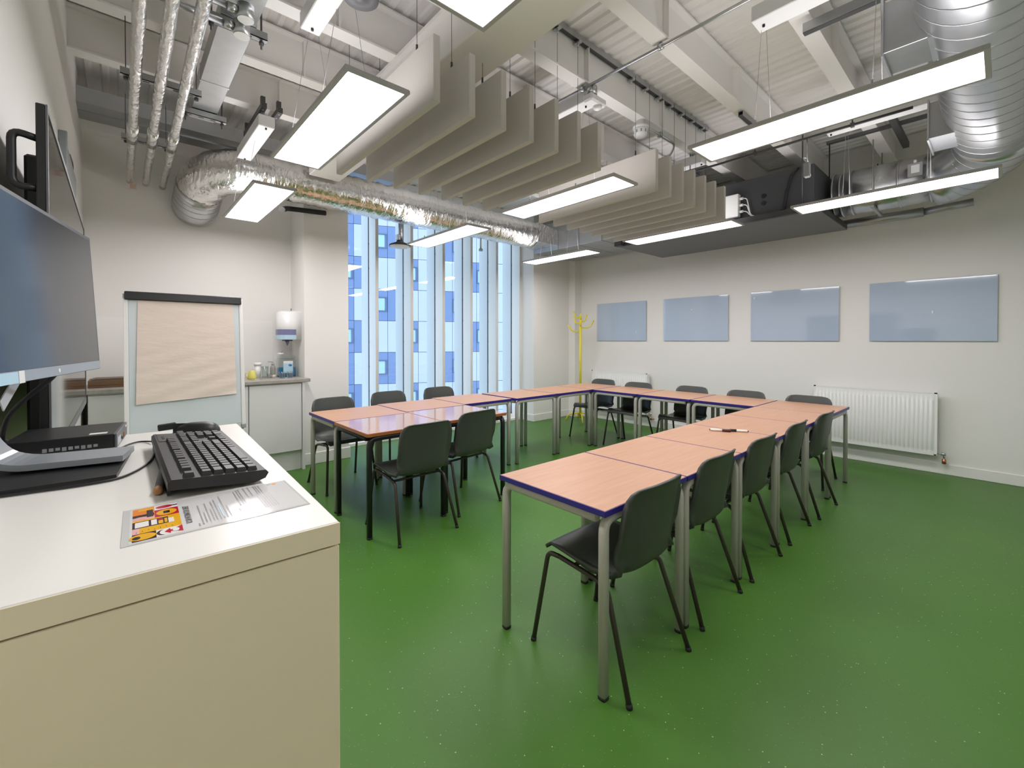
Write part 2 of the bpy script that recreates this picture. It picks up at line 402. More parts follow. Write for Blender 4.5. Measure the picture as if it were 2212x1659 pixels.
# windows: bays between deep mullions, glass set back, fin outside
MX = [2.541, 3.052, 3.575, 4.082, 4.592, 5.115]
edges = [1.972] + MX
for i, xm in enumerate(MX):
    w = bpy.data.objects.new('window_%d' % (i + 1), None); COL.objects.link(w); tag(w, kind='structure')
    m = MB(); m.box(xm - .02, xm + .02, 5.502, 5.70, .0, 3.08); m.build('mullion', 'mullion', w)
    m = MB(); m.box(xm - .0205, xm + .0205, 5.496, 5.502, .0, 3.08); m.build('mullion_face', 'mullion_front', w)
    m = MB(); m.box(xm - .024, xm + .024, 5.70, 5.722, .0, 3.08)
    for zz in range(1, 9): m.box(xm - .028, xm - .02, 5.696, 5.705, zz * .33, zz * .33 + .012)
    m.build('gasket', 'gasket', w)
    m = MB(); m.box(xm - .02, xm + .02, 5.725, 5.945, -.6, 3.3); m.build('outer_fin', 'fin', w)
    x0 = edges[i] + (.022 if i else .0); x1 = xm - .022
    m = MB(); m.box(x0, x1, 5.506, 5.70, .0, .035); m.box(x0, x1, 5.60, 5.715, .035, .075); m.build('sill_frame', 'skirt', w)
    m = MB(); m.box(x0, x1, 5.697, 5.703, .092, .104); m.build('drip_rail', 'gasket', w)
    m = MB(); m.add([(x0, 5.71, .07), (x1, 5.71, .07), (x1, 5.71, 3.09), (x0, 5.71, 3.09)], [(0, 1, 2, 3)]); m.build('pane', 'glass', w)

# outside: ground strip and the block of flats across the street
struct(box(-30, 40, 5.98, 45, -9.2, -9.0), 'ground', 'ground')
FA = R(-24); FD = Vector((math.cos(FA), math.sin(FA), 0)); FN = Vector((math.sin(FA), -math.cos(FA), 0))
ORG = Vector((8.2, 18.6, 0))
fmx = Matrix((( FD.x, -FN.x, 0, ORG.x), (FD.y, -FN.y, 0, ORG.y), (0, 0, 1, 0), (0, 0, 0, 1)))
bld = thing('apartment_building', 'block of flats with chequered blue and white cladding seen through the window', 'building', (8.2, 18.6, 0))
bld.location = (0, 0, 0)
PW, PH, Z0 = .47, 1.395, -8.95
rows = [Z0 + i * PH for i in range(0, 22)]
mb = {0: MB(), 1: MB()}; back = MB()
wins = []
NC = 50
back.box(-NC / 2 * PW, NC / 2 * PW, .02, 6.0, Z0, rows[-1] + PH, mx=fmx)
COLS = [(-1.25, -.60, 'always', 1), (-.60, -.02, 'odd', 0), (-.02, .33, 'never', 0), (.33, .81, 'even', 1), (.81, 1.30, 'even', 0), (1.30, 1.78, 'never', 0),
        (1.78, 2.14, 'odd', 1), (2.14, 2.62, 'never', 0), (2.62, 3.10, 'never', 0), (3.10, 3.70, 'even', 0), (3.70, 4.20, 'even', 1), (4.20, 4.85, 'odd', 0), (4.85, 5.35, 'odd', 1),
        (5.35, 5.9, 'never', 0), (5.9, 6.5, 'never', 0), (6.5, 7.0, 'even', 1), (7.0, 7.5, 'even', 0), (7.5, 8.0, 'never', 0), (8.0, 8.5, 'odd', 1), (8.5, 9.0, 'odd', 0), (9.0, 9.6, 'never', 0), (9.6, 10.2, 'even', 1), (10.2, 10.8, 'even', 0), (10.8, 11.75, 'never', 0)]
x = -1.25; kk = 0
while x > -11.5:
    COLS.insert(0, (x - .5, x, ['even', 'even', 'never', 'odd', 'odd', 'never'][kk % 6], kk % 3 == 1)); x -= .5; kk += 1
for (x0, x1, kind, wc) in COLS:
    for r_, z in enumerate(rows):
        blue = kind == 'always' or (kind == 'odd' and r_ % 2 == 1) or (kind == 'even' and r_ % 2 == 0)
        win = wc and blue and (kind != 'always' or r_ % 2 == 1)
        mb[1 if blue else 0].box(x0 + .008, x1 - .008, -.02, .03, z + .01, z + PH - .01, mx=fmx)
        if win and 2 < r_ < 15: wins.append((x0, x1, z))
back.build('wall_core', 'fac_joint', bld)
mb[0].build('white_cladding', 'fac_white', bld); mb[1].build('blue_cladding', 'fac_blue', bld)
def in_view(x, x1, z):
    p = fmx @ Vector((x, 0, z)); a = math.atan2(p.x, p.y)
    return R(14) < a < R(44)
wins = [w for w in wins if in_view(*w)][:90]
for (x0, x1, z) in wins:
    m = MB(); a, b_, c_, d_ = max(x0 + .06, x1 - .50), x1 - .07, z + .46, z + 1.0
    m.box(a - .05, b_ + .05, -.05, -.02, c_ - .05, c_, mx=fmx); m.box(a - .05, b_ + .05, -.05, -.02, d_, d_ + .05, mx=fmx)
    m.box(a - .05, a, -.05, -.02, c_, d_, mx=fmx); m.box(b_, b_ + .05, -.05, -.02, c_, d_, mx=fmx)
    f = m.build('window', 'fac_joint', bld)
    m = MB(); m.box(a, b_ - .06, -.035, -.021, c_, d_, mx=fmx); m.build('pane', 'fac_glass', f)

# ------------------------------------------------------------------ tables
def make_table(name, label, sx, sy, gloss=False):
    t = thing(name, label, 'table')
    top, edge, leg = ('gloss_beech', 'brown_edge', 'black_leg') if gloss else ('beech', 'blue_edge', 'grey_leg')
    hx, hy = sx / 2, sy / 2
    m = MB(); m.box(-hx + .004, hx - .004, -hy + .004, hy - .004, .697, .7205, .0015); m.build('tabletop', top, t)
    m = MB()
    for (x0, x1, y0, y1) in ((-hx, hx, -hy, -hy + .004), (-hx, hx, hy - .004, hy), (-hx, -hx + .004, -hy, hy), (hx - .004, hx, -hy, hy)):
        m.box(x0, x1, y0, y1, .696, .7195, .0015)
    m.build('edge_band', edge, t)
    q = .024
    cs = [(-hx + q, hy - q), (-hx + q, -hy + q), (hx - q, -hy + q), (hx - q, hy - q)]
    for i in range(4):
        a = Vector((*cs[i], 0)); b = Vector((*cs[(i + 1) % 4], 0)); d = (b - a).normalized()
        pts = fillet([a + Vector((0, 0, .012)), a + Vector((0, 0, .678)), b - d * .03 + Vector((0, 0, .678))], .055, 6)
        m = MB(); m.tube(pts, .0165, 12, square=.55, up=(d.y, -d.x, 0))
        lg = m.build('leg', leg, t)
        m = MB(); m.tube([a, a + Vector((0, 0, .013))], .0172, 12, square=.55, up=(d.y, -d.x, 0)); m.build('foot_cap', 'rubber', lg)
    return t
ordn = ['nearest', 'second', 'third', 'fourth', 'fifth', 'last']
G_T = 'square tables set out in a horseshoe'
proto = make_table('classroom_table', '', .632, .602)
def put_table(x0, x1, y0, y1, label, first=[True]):
    loc = ((x0 + x1) / 2, (y0 + y1) / 2, 0)
    if first[0]:
        first[0] = False; proto.location = loc; proto['label'] = label; proto['group'] = G_T; o = proto
    else: o = copy_tree(proto, loc, 0, label, G_T)
    o.scale = ((x1 - x0 - .005) / .632, (y1 - y0 - .004) / .602, 1)
    return o
fx = [1.325, 1.955, 2.586, 3.215, 3.862, 4.515, 5.158]
fl = ['blue-edged square table closest to the camera, at the open end of the right-hand row',
      'blue-edged square table behind the closest one in the right-hand row',
      'blue-edged square table whose far edge has two marker pens across it',
      'blue-edged square table just beyond the two marker pens',
      'blue-edged square table last before the corner table near the long radiator',
      'blue-edged square corner table nearest the long white radiator']
for i in range(6): put_table(fx[i], fx[i + 1], .968, 1.574, fl[i])
cy = [1.580, 2.218, 2.862, 3.506]
cl = ['blue-edged square table in the far row next to the radiator-side corner table',
      'blue-edged square table in the middle of the far row along the whiteboards',
      'blue-edged square table in the far row nearest the coat-stand corner table']
for i in range(3): put_table(4.515, 5.165, cy[i], cy[i + 1] - .004, cl[i])
put_table(4.522, 5.165, 3.512, 4.13, 'blue-edged square corner table nearest the yellow coat stand')
put_table(3.862, 4.515, 3.505, 4.112, 'blue-edged square table in the window row next to the coat-stand corner table')
put_table(3.205, 3.855, 3.505, 4.125, 'blue-edged square table in the window row, second from the coat-stand corner')
put_table(2.535, 3.165, 3.535, 4.160, 'blue-edged square table in the window row just past the glossy pair')
put_table(1.885, 2.530, 3.500, 4.105, 'blue-edged square table behind the glossy table with the right-hand chair')
put_table(1.238, 1.880, 3.445, 4.055, 'blue-edged square table at the end of the window row by the white cabinet')
g = make_table('classroom_table', 'glossy brown-edged black-legged table nearest the white desk', .638, .602, True); g.location = (1.556, 3.136, 0); g['group'] = 'glossy black-legged tables'
g2 = copy_tree(g, (2.198, 3.185, 0), 0, 'glossy brown-edged black-legged table farther from the white desk')

# ------------------------------------------------------------------ chairs
def make_chair(name):
    t = thing(name, '', 'chair')
    prof = [(.205, .425), (.208, .440), (.196, .452), (.165, .456), (.10, .450), (.03, .440), (-.05, .430), (-.11, .424), (-.155, .427), (-.188, .445), (-.206, .480), (-.214, .53), (-.222, .59), (-.231, .65), (-.241, .71), (-.249, .745), (-.254, .770), (-.257, .784), (-.2585, .790)]
    hw = [.185, .196, .204, .208, .210, .210, .206, .203, .201, .200, .200, .202, .204, .205, .203, .196, .182, .158, .115]
    nu = 16; vs = []; n = len(prof)
    for i, (y, z) in enumerate(prof):
        k = i / (n - 1)
        for j in range(nu + 1):
            u = -1 + 2 * j / nu
            x = hw[i] * u
            e = min(1.0, abs(x) / .2) ** 3
            if i <= 9:                                    # seat: edges turn up a little, front lip falls
                yy = y; zz = z + (.012 * e if i > 2 else -.006 * e)
            else:                                         # back wraps forward at its sides
                yy = y + .040 * e; zz = z
            if 7 <= i <= 11: yy += .012 * e; zz += .010 * e
            vs.append((x, yy, zz))
    fs = []
    for i in range(n - 1):
        for j in range(nu):
            a = i * (nu + 1) + j; fs.append((a, a + 1, a + nu + 2, a + nu + 1))
    # second skin behind the first; its border hangs further back as a rolled rim
    W = nu + 1
    def nrm(i, j):
        a = Vector(vs[i * W + min(j + 1, nu)]) - Vector(vs[i * W + max(j - 1, 0)])
        b = Vector(vs[min(i + 1, n - 1) * W + j]) - Vector(vs[max(i - 1, 0) * W + j])
        return b.cross(a).normalized()
    o1 = len(vs); back = []
    for i in range(n):
        for j in range(W):
            edge = j in (0, nu) or i in (0, n - 1)
            d = .006
            if edge: d = .024 if 6 <= i <= 14 else .012
            c = nrm(i, j)
            if edge: c = nrm(i, min(max(j, 2), nu - 2)); c.x = 0; c.normalize()
            # pointing to the sitter is up for the seat and forward for the back
            if (c.z if i < 8 else c.y) < 0: c = -c
            p = Vector(vs[i * W + j]) - c * d
            back.append((p.x, p.y, p.z))
    nf = len(fs)
    fs += [tuple(q + o1 for q in f)[::-1] for f in fs[:nf]]
    bnd = [j for j in range(W)] + [i * W + nu for i in range(1, n)] + [(n - 1) * W + j for j in range(nu - 1, -1, -1)] + [i * W for i in range(n - 2, 0, -1)]
    L = len(bnd)
    for q in range(L):
        a, b = bnd[q], bnd[(q + 1) % L]; fs.append((a, b, o1 + b, o1 + a))
    m = MB(); m.add(vs + back, fs, 0, True); m.build('seat_shell', 'shell', t)
    for sx in (-1, 1):
        ins, out = .184 * sx, .226 * sx
        # side rail runs under the seat; each leg continues it with a bend
        m = MB(); m.tube([(ins + .01 * sx, .125, .413), (ins, .06, .400), (ins, -.06, .388), (ins + .006 * sx, -.105, .378)], .0105, 10); m.build('side_rail', 'chair_leg', t)
        m = MB(); m.tube(fillet([(ins + .01 * sx, .125, .413), (ins + .012 * sx, .188, .412), (out, .248, .012)], .05, 6), .0105, 10); l = m.build('leg', 'chair_leg', t)
        m = MB(); m.cyl((out, .248, .016), (out + .001 * sx, .250, 0), .0125, 10); m.build('rubber_foot', 'rubber', l)
        m = MB(); m.tube(fillet([(ins + .006 * sx, -.105, .378), (ins + .010 * sx, -.128, .366), (out, -.247, .012)], .04, 6), .0105, 10); l = m.build('leg', 'chair_leg', t)
        m = MB(); m.cyl((out, -.246, .016), (out + .001 * sx, -.250, 0), .0125, 10); m.build('rubber_foot', 'rubber', l)
    m = MB(); m.tube([(-.184, .05, .400), (.184, .05, .400)], .0085, 8); m.build('cross_bar', 'chair_leg', t)
    m = MB(); m.tube([(-.186, -.08, .384), (.186, -.08, .384)], .0085, 8); m.build('cross_bar', 'chair_leg', t)
    return t
ch0 = make_chair('stacking_chair')
chairs = [(1.612, 1.152, 0, 'charcoal plastic chair closest to the camera, under the closest table'),
          (2.240, 1.175, .01, 'charcoal plastic chair second from the camera along the right-hand row'),
          (2.855, 1.172, -.01, 'charcoal plastic chair third from the camera along the right-hand row'),
          (3.510, 1.178, .01, 'charcoal plastic chair fourth from the camera along the right-hand row'),
          (4.155, 1.158, -.02, 'charcoal plastic chair farthest along the right-hand row, by the corner table'),
          (1.580, 2.862, .01, 'charcoal plastic chair at the glossy table nearest the white desk'),
          (2.132, 3.035, .10, 'charcoal plastic chair at the glossy table farther from the white desk'),
          (1.565, 4.150, PI, 'charcoal plastic chair by the window pier and white cabinet'),
          (2.205, 4.270, PI + .02, 'charcoal plastic chair in front of the window, middle one of three'),
          (2.850, 4.290, PI - .03, 'charcoal plastic chair in front of the window, nearest the coat stand'),
          (4.975, 3.835, PI / 2, 'charcoal plastic chair beside the yellow coat stand'),
          (4.925, 3.225, PI / 2 + .03, 'charcoal plastic chair by the far end of the short radiator'),
          (4.975, 2.530, PI / 2 - .02, 'charcoal plastic chair under the second whiteboard from the window'),
          (4.965, 1.905, PI / 2, 'charcoal plastic chair below the gap between the second and third whiteboards'),
          (4.955, 1.305, PI / 2 + .02, 'charcoal plastic chair right in front of the long radiator')]
for i, (x, y, rz, lab) in enumerate(chairs):
    if i == 0: ch0.location = (x, y, 0); ch0.rotation_euler.z = rz; ch0['label'] = lab; ch0['group'] = 'charcoal chairs round the tables'
    else: copy_tree(ch0, (x, y, 0), rz, lab, 'charcoal chairs round the tables')

# marker pens
def pen(label, p0, p1, r, capfrac, cap):
    a, b = Vector((*p0, .7295)), Vector((*p1, .7295)); d = b - a
    t = thing('marker_pen', label, 'pen', a, math.atan2(d.y, d.x)); L = d.length
    m = MB(); m.lathe([(r * .6, 0), (r, .003), (r, L * (1 - capfrac))], n=14, ax='x'); m.build('barrel', 'penwhite', t)
    m = MB(); m.lathe([(r * 1.12, L * (1 - capfrac)), (r * 1.12, L - .006), (r * .8, L)], n=14, ax='x'); m.build('cap', cap, t)
    m = MB(); m.lathe([(r * .5, -.006), (r * .7, 0)], n=10, ax='x'); m.build('end_plug', cap, t)
    return t
pen('white marker pen with dark red cap, on the table nearer the camera', (3.064, 1.357), (3.120, 1.240), .0085, .42, 'pencap')
pen('white marker pen with black cap, lying across the gap between two tables', (3.194, 1.160), (3.140, 1.262), .0085, .40, 'pencap2')

# ------------------------------------------------------------------ ceiling lights
def make_light(name, L=1.235, W=.305):
    t = thing(name, '', 'ceiling light')
    m = MB()
    for (x0, x1, y0, y1) in ((-W / 2, W / 2, -L / 2, -L / 2 + .02), (-W / 2, W / 2, L / 2 - .02, L / 2), (-W / 2, -W / 2 + .02, -L / 2 + .02, L / 2 - .02), (W / 2 - .02, W / 2, -L / 2 + .02, L / 2 - .02)):
        m.box(x0, x1, y0, y1, 2.500, 2.516, .001)
    m.box(-W / 2 + .002, W / 2 - .002, -L / 2 + .002, L / 2 - .002, 2.512, 2.520); m.build('frame', 'panel_frame', t)
    m = MB(); m.add([(-W / 2 + .02, -L / 2 + .02, 2.503), (W / 2 - .02, -L / 2 + .02, 2.503), (W / 2 - .02, L / 2 - .02, 2.503), (-W / 2 + .02, L / 2 - .02, 2.503)], [(0, 3, 2, 1)])
    m.build('diffuser', 'light', t, recalc=False)
    m = MB(); m.add([(-W / 2 + .03, -L / 2 + .03, 2.5215), (W / 2 - .03, -L / 2 + .03, 2.5215), (W / 2 - .03, L / 2 - .03, 2.5215), (-W / 2 + .03, L / 2 - .03, 2.5215)], [(0, 1, 2, 3)])
    m.build('added_ceiling_fill', 'ceil_fill', t, recalc=False)  # added upward emitter, fills the deck and beams with light
    for y in (-.25, .25):
        for sx in (-1, 1):
            m = MB(); m.cyl((.125 * sx, y, 2.52), (.125 * sx, y, 2.545), .006, 8); m.tube([(.125 * sx, y, 2.54), (.02 * sx, y, 3.198)], .0013, 5); m.build('suspension_wire', 'galv2', t)
    return t
lt0 = make_light('panel_light')
lts = [(.876, 2.482, 'suspended panel light nearest the front end of the white baffles, over the desk side'),
       (.890, 4.270, 'suspended panel light in front of the foil duct bend'),
       (.876, .690, 'suspended panel light cut off by the top edge of the picture'),
       (2.735, 2.440, 'suspended panel light between the two rows of white baffles'),
       (2.750, 4.185, 'suspended panel light hanging before the middle of the window'),
       (2.715, .663, 'longest-looking suspended panel light, large at upper right'),
       (4.525, .635, 'suspended panel light below the silver duct bend at right'),
       (4.545, 2.362, 'suspended panel light under the dark ceiling unit'),
       (4.607, 4.160, 'suspended panel light farthest away, near the coat stand')]
for i, (x, y, lab) in enumerate(lts):
    if i == 0: lt0.location = (x, y, 0); lt0['label'] = lab; lt0['group'] = 'suspended panel lights'
    else: copy_tree(lt0, (x, y, 0), 0, lab, 'suspended panel lights')

def driver(x0, x1, y0, y1, z0, lab):
    t = thing('light_driver_box', lab, 'driver box', ((x0 + x1) / 2, (y0 + y1) / 2, z0), group='white driver boxes above the lights')
    hx, hy = (x1 - x0) / 2, (y1 - y0) / 2
    h = 3.2 - z0
    m = MB(); m.box(-hx, hx, -hy, hy, 0, min(h, .085), .004); m.build('housing', 'white_plastic', t)
    m = MB()
    for s in (-1, 1): m.box(-.012, .012, s * hy * .7 - .01, s * hy * .7 + .01, min(h, .085), h)
    m.build('bracket', 'galv2', t)
    m = MB(); m.cyl((0, hy * .93, -.012), (0, hy * .93, .002), .007, 8); m.cyl((0, -hy * .93, -.012), (0, -hy * .93, .002), .007, 8); m.build('cable_gland', 'black_plastic', t)
driver(.73, .83, 1.25, 2.50, 3.0, 'long white driver box at top left, beside the grey disc')
driver(.79, .90, 3.70, 4.50, 2.95, 'white driver box near the black slotted brackets, above the foil duct')
driver(2.56, 2.68, 2.06, 3.20, 3.10, 'white driver box behind the baffle tops, by the ceiling sensor')
driver(2.57, 2.70, -.25, .93, 3.07, 'long white driver box cut by the top edge at right')
driver(4.37, 4.48, .22, 1.00, 3.06, 'white driver box just under the large upper right light')
driver(4.25, 4.36, 1.98, 2.75, 3.09, 'white driver box above the dark ceiling unit')

# ------------------------------------------------------------------ acoustic baffles
def make_baffle():
    t = thing('acoustic_baffle', '', 'acoustic baffle')
    m = MB(); m.box(-.019, .019, -.63, .63, 2.50, 2.822, .003); m.build('panel', 'baffle', t)
    for y in (-.44, .44):
        m = MB(); m.tube([(0, y, 2.84), (0, y, 3.46)], .0016, 5); w = m.build('suspension_wire', 'strut', t)
        m = MB(); m.cyl((0, y, 2.822), (0, y, 2.865), .006, 8); m.build('wire_clip', 'darkmetal', w)
    return t
bf0 = make_baffle(); n_b = 0
posn = ['first', 'second', 'third', 'fourth', 'fifth', 'sixth', 'seventh']
for i in range(7):
    x = 1.155 + .2128 * i; lab = 'cream hanging acoustic baffle, %s from the left in the nearer bank' % posn[i]
    if i == 0: bf0.location = (x, 2.462, 0); bf0['label'] = lab; bf0['group'] = 'nearer bank of acoustic baffles'
    else: copy_tree(bf0, (x, 2.462, 0), 0, lab, 'nearer bank of acoustic baffles')
for i in range(7):
    copy_tree(bf0, (3.098 + .2055 * i, 2.42, 0), 0, 'cream hanging acoustic baffle, %s from the left in the farther bank' % posn[i], 'farther bank of acoustic baffles')

# strut rails with the baffle hangers
def rail(x0, x1, y, z, lab, slots=True):
    t = thing('slotted_rail', lab, 'support rail', ((x0 + x1) / 2, y, z)); L = (x1 - x0) / 2
    m = MB(); m.box(-L, L, -.020, -.016, -.02, .02); m.box(-L, L, .016, .020, -.02, .02); m.box(-L, L, -.016, .016, .016, .02); m.build('channel', 'galv2', t)
    m = MB(); m.box(-L, L, -.016, .016, -.012, -.009); m.build('inner_groove', 'strut', t)
    return t, L
t, L = rail(1.72, 4.45, 2.022, 3.475, 'long slotted rail on the ceiling carrying the wires of the baffles')
for i in range(7):
    for x in ([1.155 + .2128 * i] if i > 2 else []) + [3.098 + .2055 * i]:
        if x > 1.75:
            m = MB(); m.box(x - 3.085 - .015, x - 3.085 + .015, -.026, .026, -.035, -.022); m.cyl((x - 3.085, 0, -.06), (x - 3.085, 0, -.03), .008, 8); m.build('rail_clip', 'galv', t)
rail(1.72, 4.45, 2.902, 3.475, 'slotted rail on the ceiling at the far end of the baffles')
t, L = rail(3.75, 4.25, 1.43, 3.175, 'short slotted rail behind the large upper right light')

# ------------------------------------------------------------------ ducts and services
def spiral(name, pts, r, parent, matn, rib=.11, n=28, rr=None):
    m = MB(); m.tube(pts, r, n, rr=rr)
    P = [Vector(p) for p in pts]
    acc = 0; last = 0; 
    for i in range(len(P) - 1):
        d = (P[i + 1] - P[i]).length; s = 0
        while acc + d - s >= rib - 1e-9 if False else False: pass
        k = 0
        steps = max(1, int(d / rib))
        for k in range(steps):
            a = P[i].lerp(P[i + 1], k / steps); tt = (P[i + 1] - P[i]).normalized()
            ra = r if not rr else rr[i] + (rr[i + 1] - rr[i]) * k / steps
            m.tube([a - tt * .0035, a + tt * .0035], ra + .0025, n, caps=True)
    return m.build(name, matn, parent)

# foil duct before the window
fo = thing('foil_insulated_duct', 'crinkled silver foil duct running across the top of the window', 'duct', (2.5, 4.75, 2.93))
path = [(4.62, 4.75, 2.93)] + [(4.3 - i * .33, 4.75, 2.93) for i in range(11)]
path = [Vector(p) for p in path if p[0] > 1.0] + [Vector(p) for p in ((1.0, 4.76, 2.93), (.85, 4.79, 2.925), (.73, 4.86, 2.91), (.65, 4.96, 2.88), (.61, 5.08, 2.84), (.60, 5.16, 2.81))]
random.seed(3)
fine = []
for a, b in zip(path[:-1], path[1:]):
    k = max(2, int((b - a).length / .035))
    for i in range(k): fine.append(a.lerp(b, i / k))
fine.append(path[-1])
m = MB(); m.tube([Vector(p) - Vector((2.5, 4.75, 2.93)) for p in fine], .2, 36, rr=[.196 + random.uniform(-.006, .006) for _ in fine]); m.build('insulated_run', 'foil', fo)
pts = [Vector(p) - Vector((2.5, 4.75, 2.93)) for p in ((.60, 5.14, 2.815), (.597, 5.25, 2.77), (.593, 5.36, 2.715), (.59, 5.41, 2.695), (.59, 5.475, 2.69))]
spiral('flexible_end', pts, .192, fo, 'galv', rib=.05)
# rectangular transition + plenum
tr = MB()
a = [(4.60, 4.56, 3.08), (4.60, 4.94, 3.08), (4.60, 4.94, 2.80), (4.60, 4.56, 2.80)]
b = [(4.95, 4.50, 3.0), (4.95, 5.02, 3.0), (4.95, 5.02, 2.78), (4.95, 4.50, 2.78)]
a = [tuple(Vector(p) - Vector((2.5, 4.75, 2.93))) for p in a]; b = [tuple(Vector(p) - Vector((2.5, 4.75, 2.93))) for p in b]
tr.add(a + b, [(0, 1, 2, 3), (4, 7, 6, 5), (0, 4, 5, 1), (1, 5, 6, 2), (2, 6, 7, 3), (3, 7, 4, 0)]); tr.build('tapered_end', 'foil', fo)
pl = thing('plenum_duct', 'plain grey sheet metal duct between the foil duct and dark unit', 'duct', (5.3, 4.2, 2.72))
m = MB(); m.box(-.35, .62, -1.0, .80, .0, .42, .004); m.build('casing', 'galv2', pl)
m = MB()
for y in (-.5, -.1, .3): m.box(-.358, .625, y - .012, y + .012, -.004, .424)
m.build('flange', 'galv2', pl)

# fan coil unit
fc = thing('fan_coil_unit', 'dark grey fan coil unit hung from the ceiling above the whiteboards', 'ventilation unit', (5.284, 2.206, 2.53)); fc.scale = (1.026, 1.026, 1.026)
m = MB(); m.box(-.53, .52, -1.05, 1.04, 0, .012, .002); m.build('bottom_panel', 'casing', fc)
m = MB(); m.box(-.53, -.515, -1.05, 1.04, .012, .062); m.box(.505, .52, -1.05, 1.04, .012, .062); m.box(-.515, .505, -1.05, -1.035, .012, .062); m.box(-.515, .505, 1.025, 1.04, .012, .062); m.build('tray_lip', 'darkmetal', fc)
m = MB(); m.box(-.40, .45, -.98, 1.0, .02, .47, .006); m.build('body', 'darkmetal', fc)
for z in (.20, .27):
    m = MB(); m.cyl((-.407, -.56, z), (-.398, -.56, z), .022, 14); m.build('grommet', 'black_plastic', fc)
m = MB(); m.tube([(-.41, -.86, .46), (-.413, -.80, .40), (-.413, -.76, .25), (-.412, -.74, .10), (-.42, -.66, .065), (-.45, .3, .06)], .010, 8); m.build('cable', 'black_plastic', fc)
m = MB(); m.box(-.48, -.41, -.35, -.22, .10, .33, .006); jb = m.build('junction_box', 'white_plastic', fc)
for z in (.15, .215, .28):
    m = MB(); m.cyl((-.445, -.385, z), (-.445, -.348, z), .014, 10); m.build('cable_gland', 'white_plastic', jb)
for z, e in ((.15, -.50), (.215, -.53), (.28, -.56)):
    m = MB(); m.tube(fillet([(-.445, -.385, z), (-.445, -.42, z - .01), (-.44, -.455, .09), (-.43, e, .068)], .04, 4), .005, 6); m.build('cable', 'white_plastic', jb)
for y in (-.9, -.3, .3, .9):
    m = MB(); m.cyl((-.52, y, -.002), (-.52, y, .006), .008, 8); m.build('bolt', 'strut', fc)
m = MB(); m.box(-.60, -.53, .96, 1.05, .0, .16); m.cyl((-.565, .95, .03), (-.565, .94, .10), .012, 8); m.build('end_bracket', 'darkmetal', fc)
m = MB(); m.box(-.50, -.47, -.55, -.52, .008, .055); m.build('label_clip', 'white_plastic', fc)
for (x, y) in ((-.45, -.9), (.48, -.9), (-.45, .9), (.48, .9)):
    m = MB(); m.cyl((x, y, .06), (x, y, .98), .006, 6); m.build('hanger_rod', 'strut', fc)

# attenuator and spiral duct
at = thing('round_attenuator', 'short silver round duct joining the dark unit to the bend', 'duct', (5.42, .78, 2.80)); at.scale = (1.05, 1, 1.05)
m = MB(); m.tube([(0, .37, 0), (0, -.36, 0)], .2, 30); m.build('drum', 'galv', at)
for y in (.36, .30, .22, -.13, -.34):
    m = MB(); m.tube([(0, y - .008, 0), (0, y + .008, 0)], .2055, 30); m.build('joint_ring', 'galv', at)
m = MB(); m.box(-.235, -.195, -.30, -.20, -.02, .09, .005); b_ = m.build('actuator_box', 'grey_plastic', at)
m = MB(); m.box(-.2365, -.234, -.28, -.225, .005, .07); m.build('rating_label', 'white_plastic', b_)
m = MB(); m.cyl((-.215, -.25, .09), (-.215, -.25, .115), .012, 10); m.build('cable_gland', 'white_plastic', b_)
m = MB(); m.box(-.215, .215, .03, .055, -.215, -.195); m.cyl((-.21, .04, -.2), (-.21, .04, .38), .005, 6); m.cyl((.21, .04, -.2), (.21, .04, .38), .005, 6); m.build('hanger_strap', 'galv2', at)

sp = thing('spiral_duct', 'large shiny spiral duct sweeping down at the upper right edge', 'duct', (4.0, .03, 2.90))
o = Vector((4.0, .03, 2.90))
pts = [Vector((x, .045, 2.915)) for x in (1.76, 2.4, 3.2, 4.0, 4.45, 4.75)]
el = [Vector((4.75 + .67 * math.sin(a), .03 + .42 * (1 - math.cos(a)), 2.92 - .15 * a / (PI / 2))) for a in [PI / 2 * i / 8 for i in range(1, 9)]]
m_pts = [p - o for p in pts]; e_pts = [p - o for p in [pts[-1]] + el]
spiral('straight_run', m_pts, .25, sp, 'galv', rib=.13, n=36)
spiral('elbow', e_pts, .25, sp, 'galv', rib=.09, n=36, rr=[.25 - .020 * i / 8 for i in range(9)])
def spigot(x0, x1, y1, z0, z1, lab):
    t = thing('duct_grille_box', lab, 'duct spigot', ((x0 + x1) / 2, y1, z0))
    h = (x1 - x0) / 2; H = z1 - z0
    m = MB(); m.box(-h, h, -.30, -.008, 0, H, .002); m.build('box_section', 'galv2', t)
    m = MB(); m.box(-h - .02, h + .02, -.009, 0, -.02, 0); m.box(-h - .02, h + .02, -.009, 0, H, H + .02); m.box(-h - .02, -h, -.009, 0, 0, H); m.box(h, h + .02, -.009, 0, 0, H); m.build('flange', 'galv', t)
    m = MB()
    for i in range(8): m.box(-h, h, -.007, -.001, H * (i + .3) / 8, H * (i + .5) / 8)
    m.build('grille', 'galv2', t)
    m = MB(); m.box(-h - .004, h + .004, -.19, -.165, -.005, H + .005); m.build('joint_flange', 'galv', t)
spigot(2.81, 3.06, .415, 2.755, 3.0, 'square metal outlet on the spiral duct nearer the camera')
spigot(4.22, 4.55, .370, 2.755, 3.0, 'square metal outlet on the spiral duct nearer the bend')
t = thing('support_strut', 'grey channel strut above the nearer duct outlet', 'strut', (2.94, .45, 3.10))
m = MB(); m.box(-.025, .025, -.33, .33, 0, .05); m.build('channel', 'galv2', t); m = MB(); m.box(-.018, .018, -.331, .331, -.002, .0); m.build('inner_groove', 'strut', t)
t = thing('support_strut', 'dark strut behind the farther duct outlet', 'strut', (4.95, .62, 3.13))
m = MB(); m.box(-.5, .5, -.022, .022, 0, .045); m.build('channel', 'strut', t)
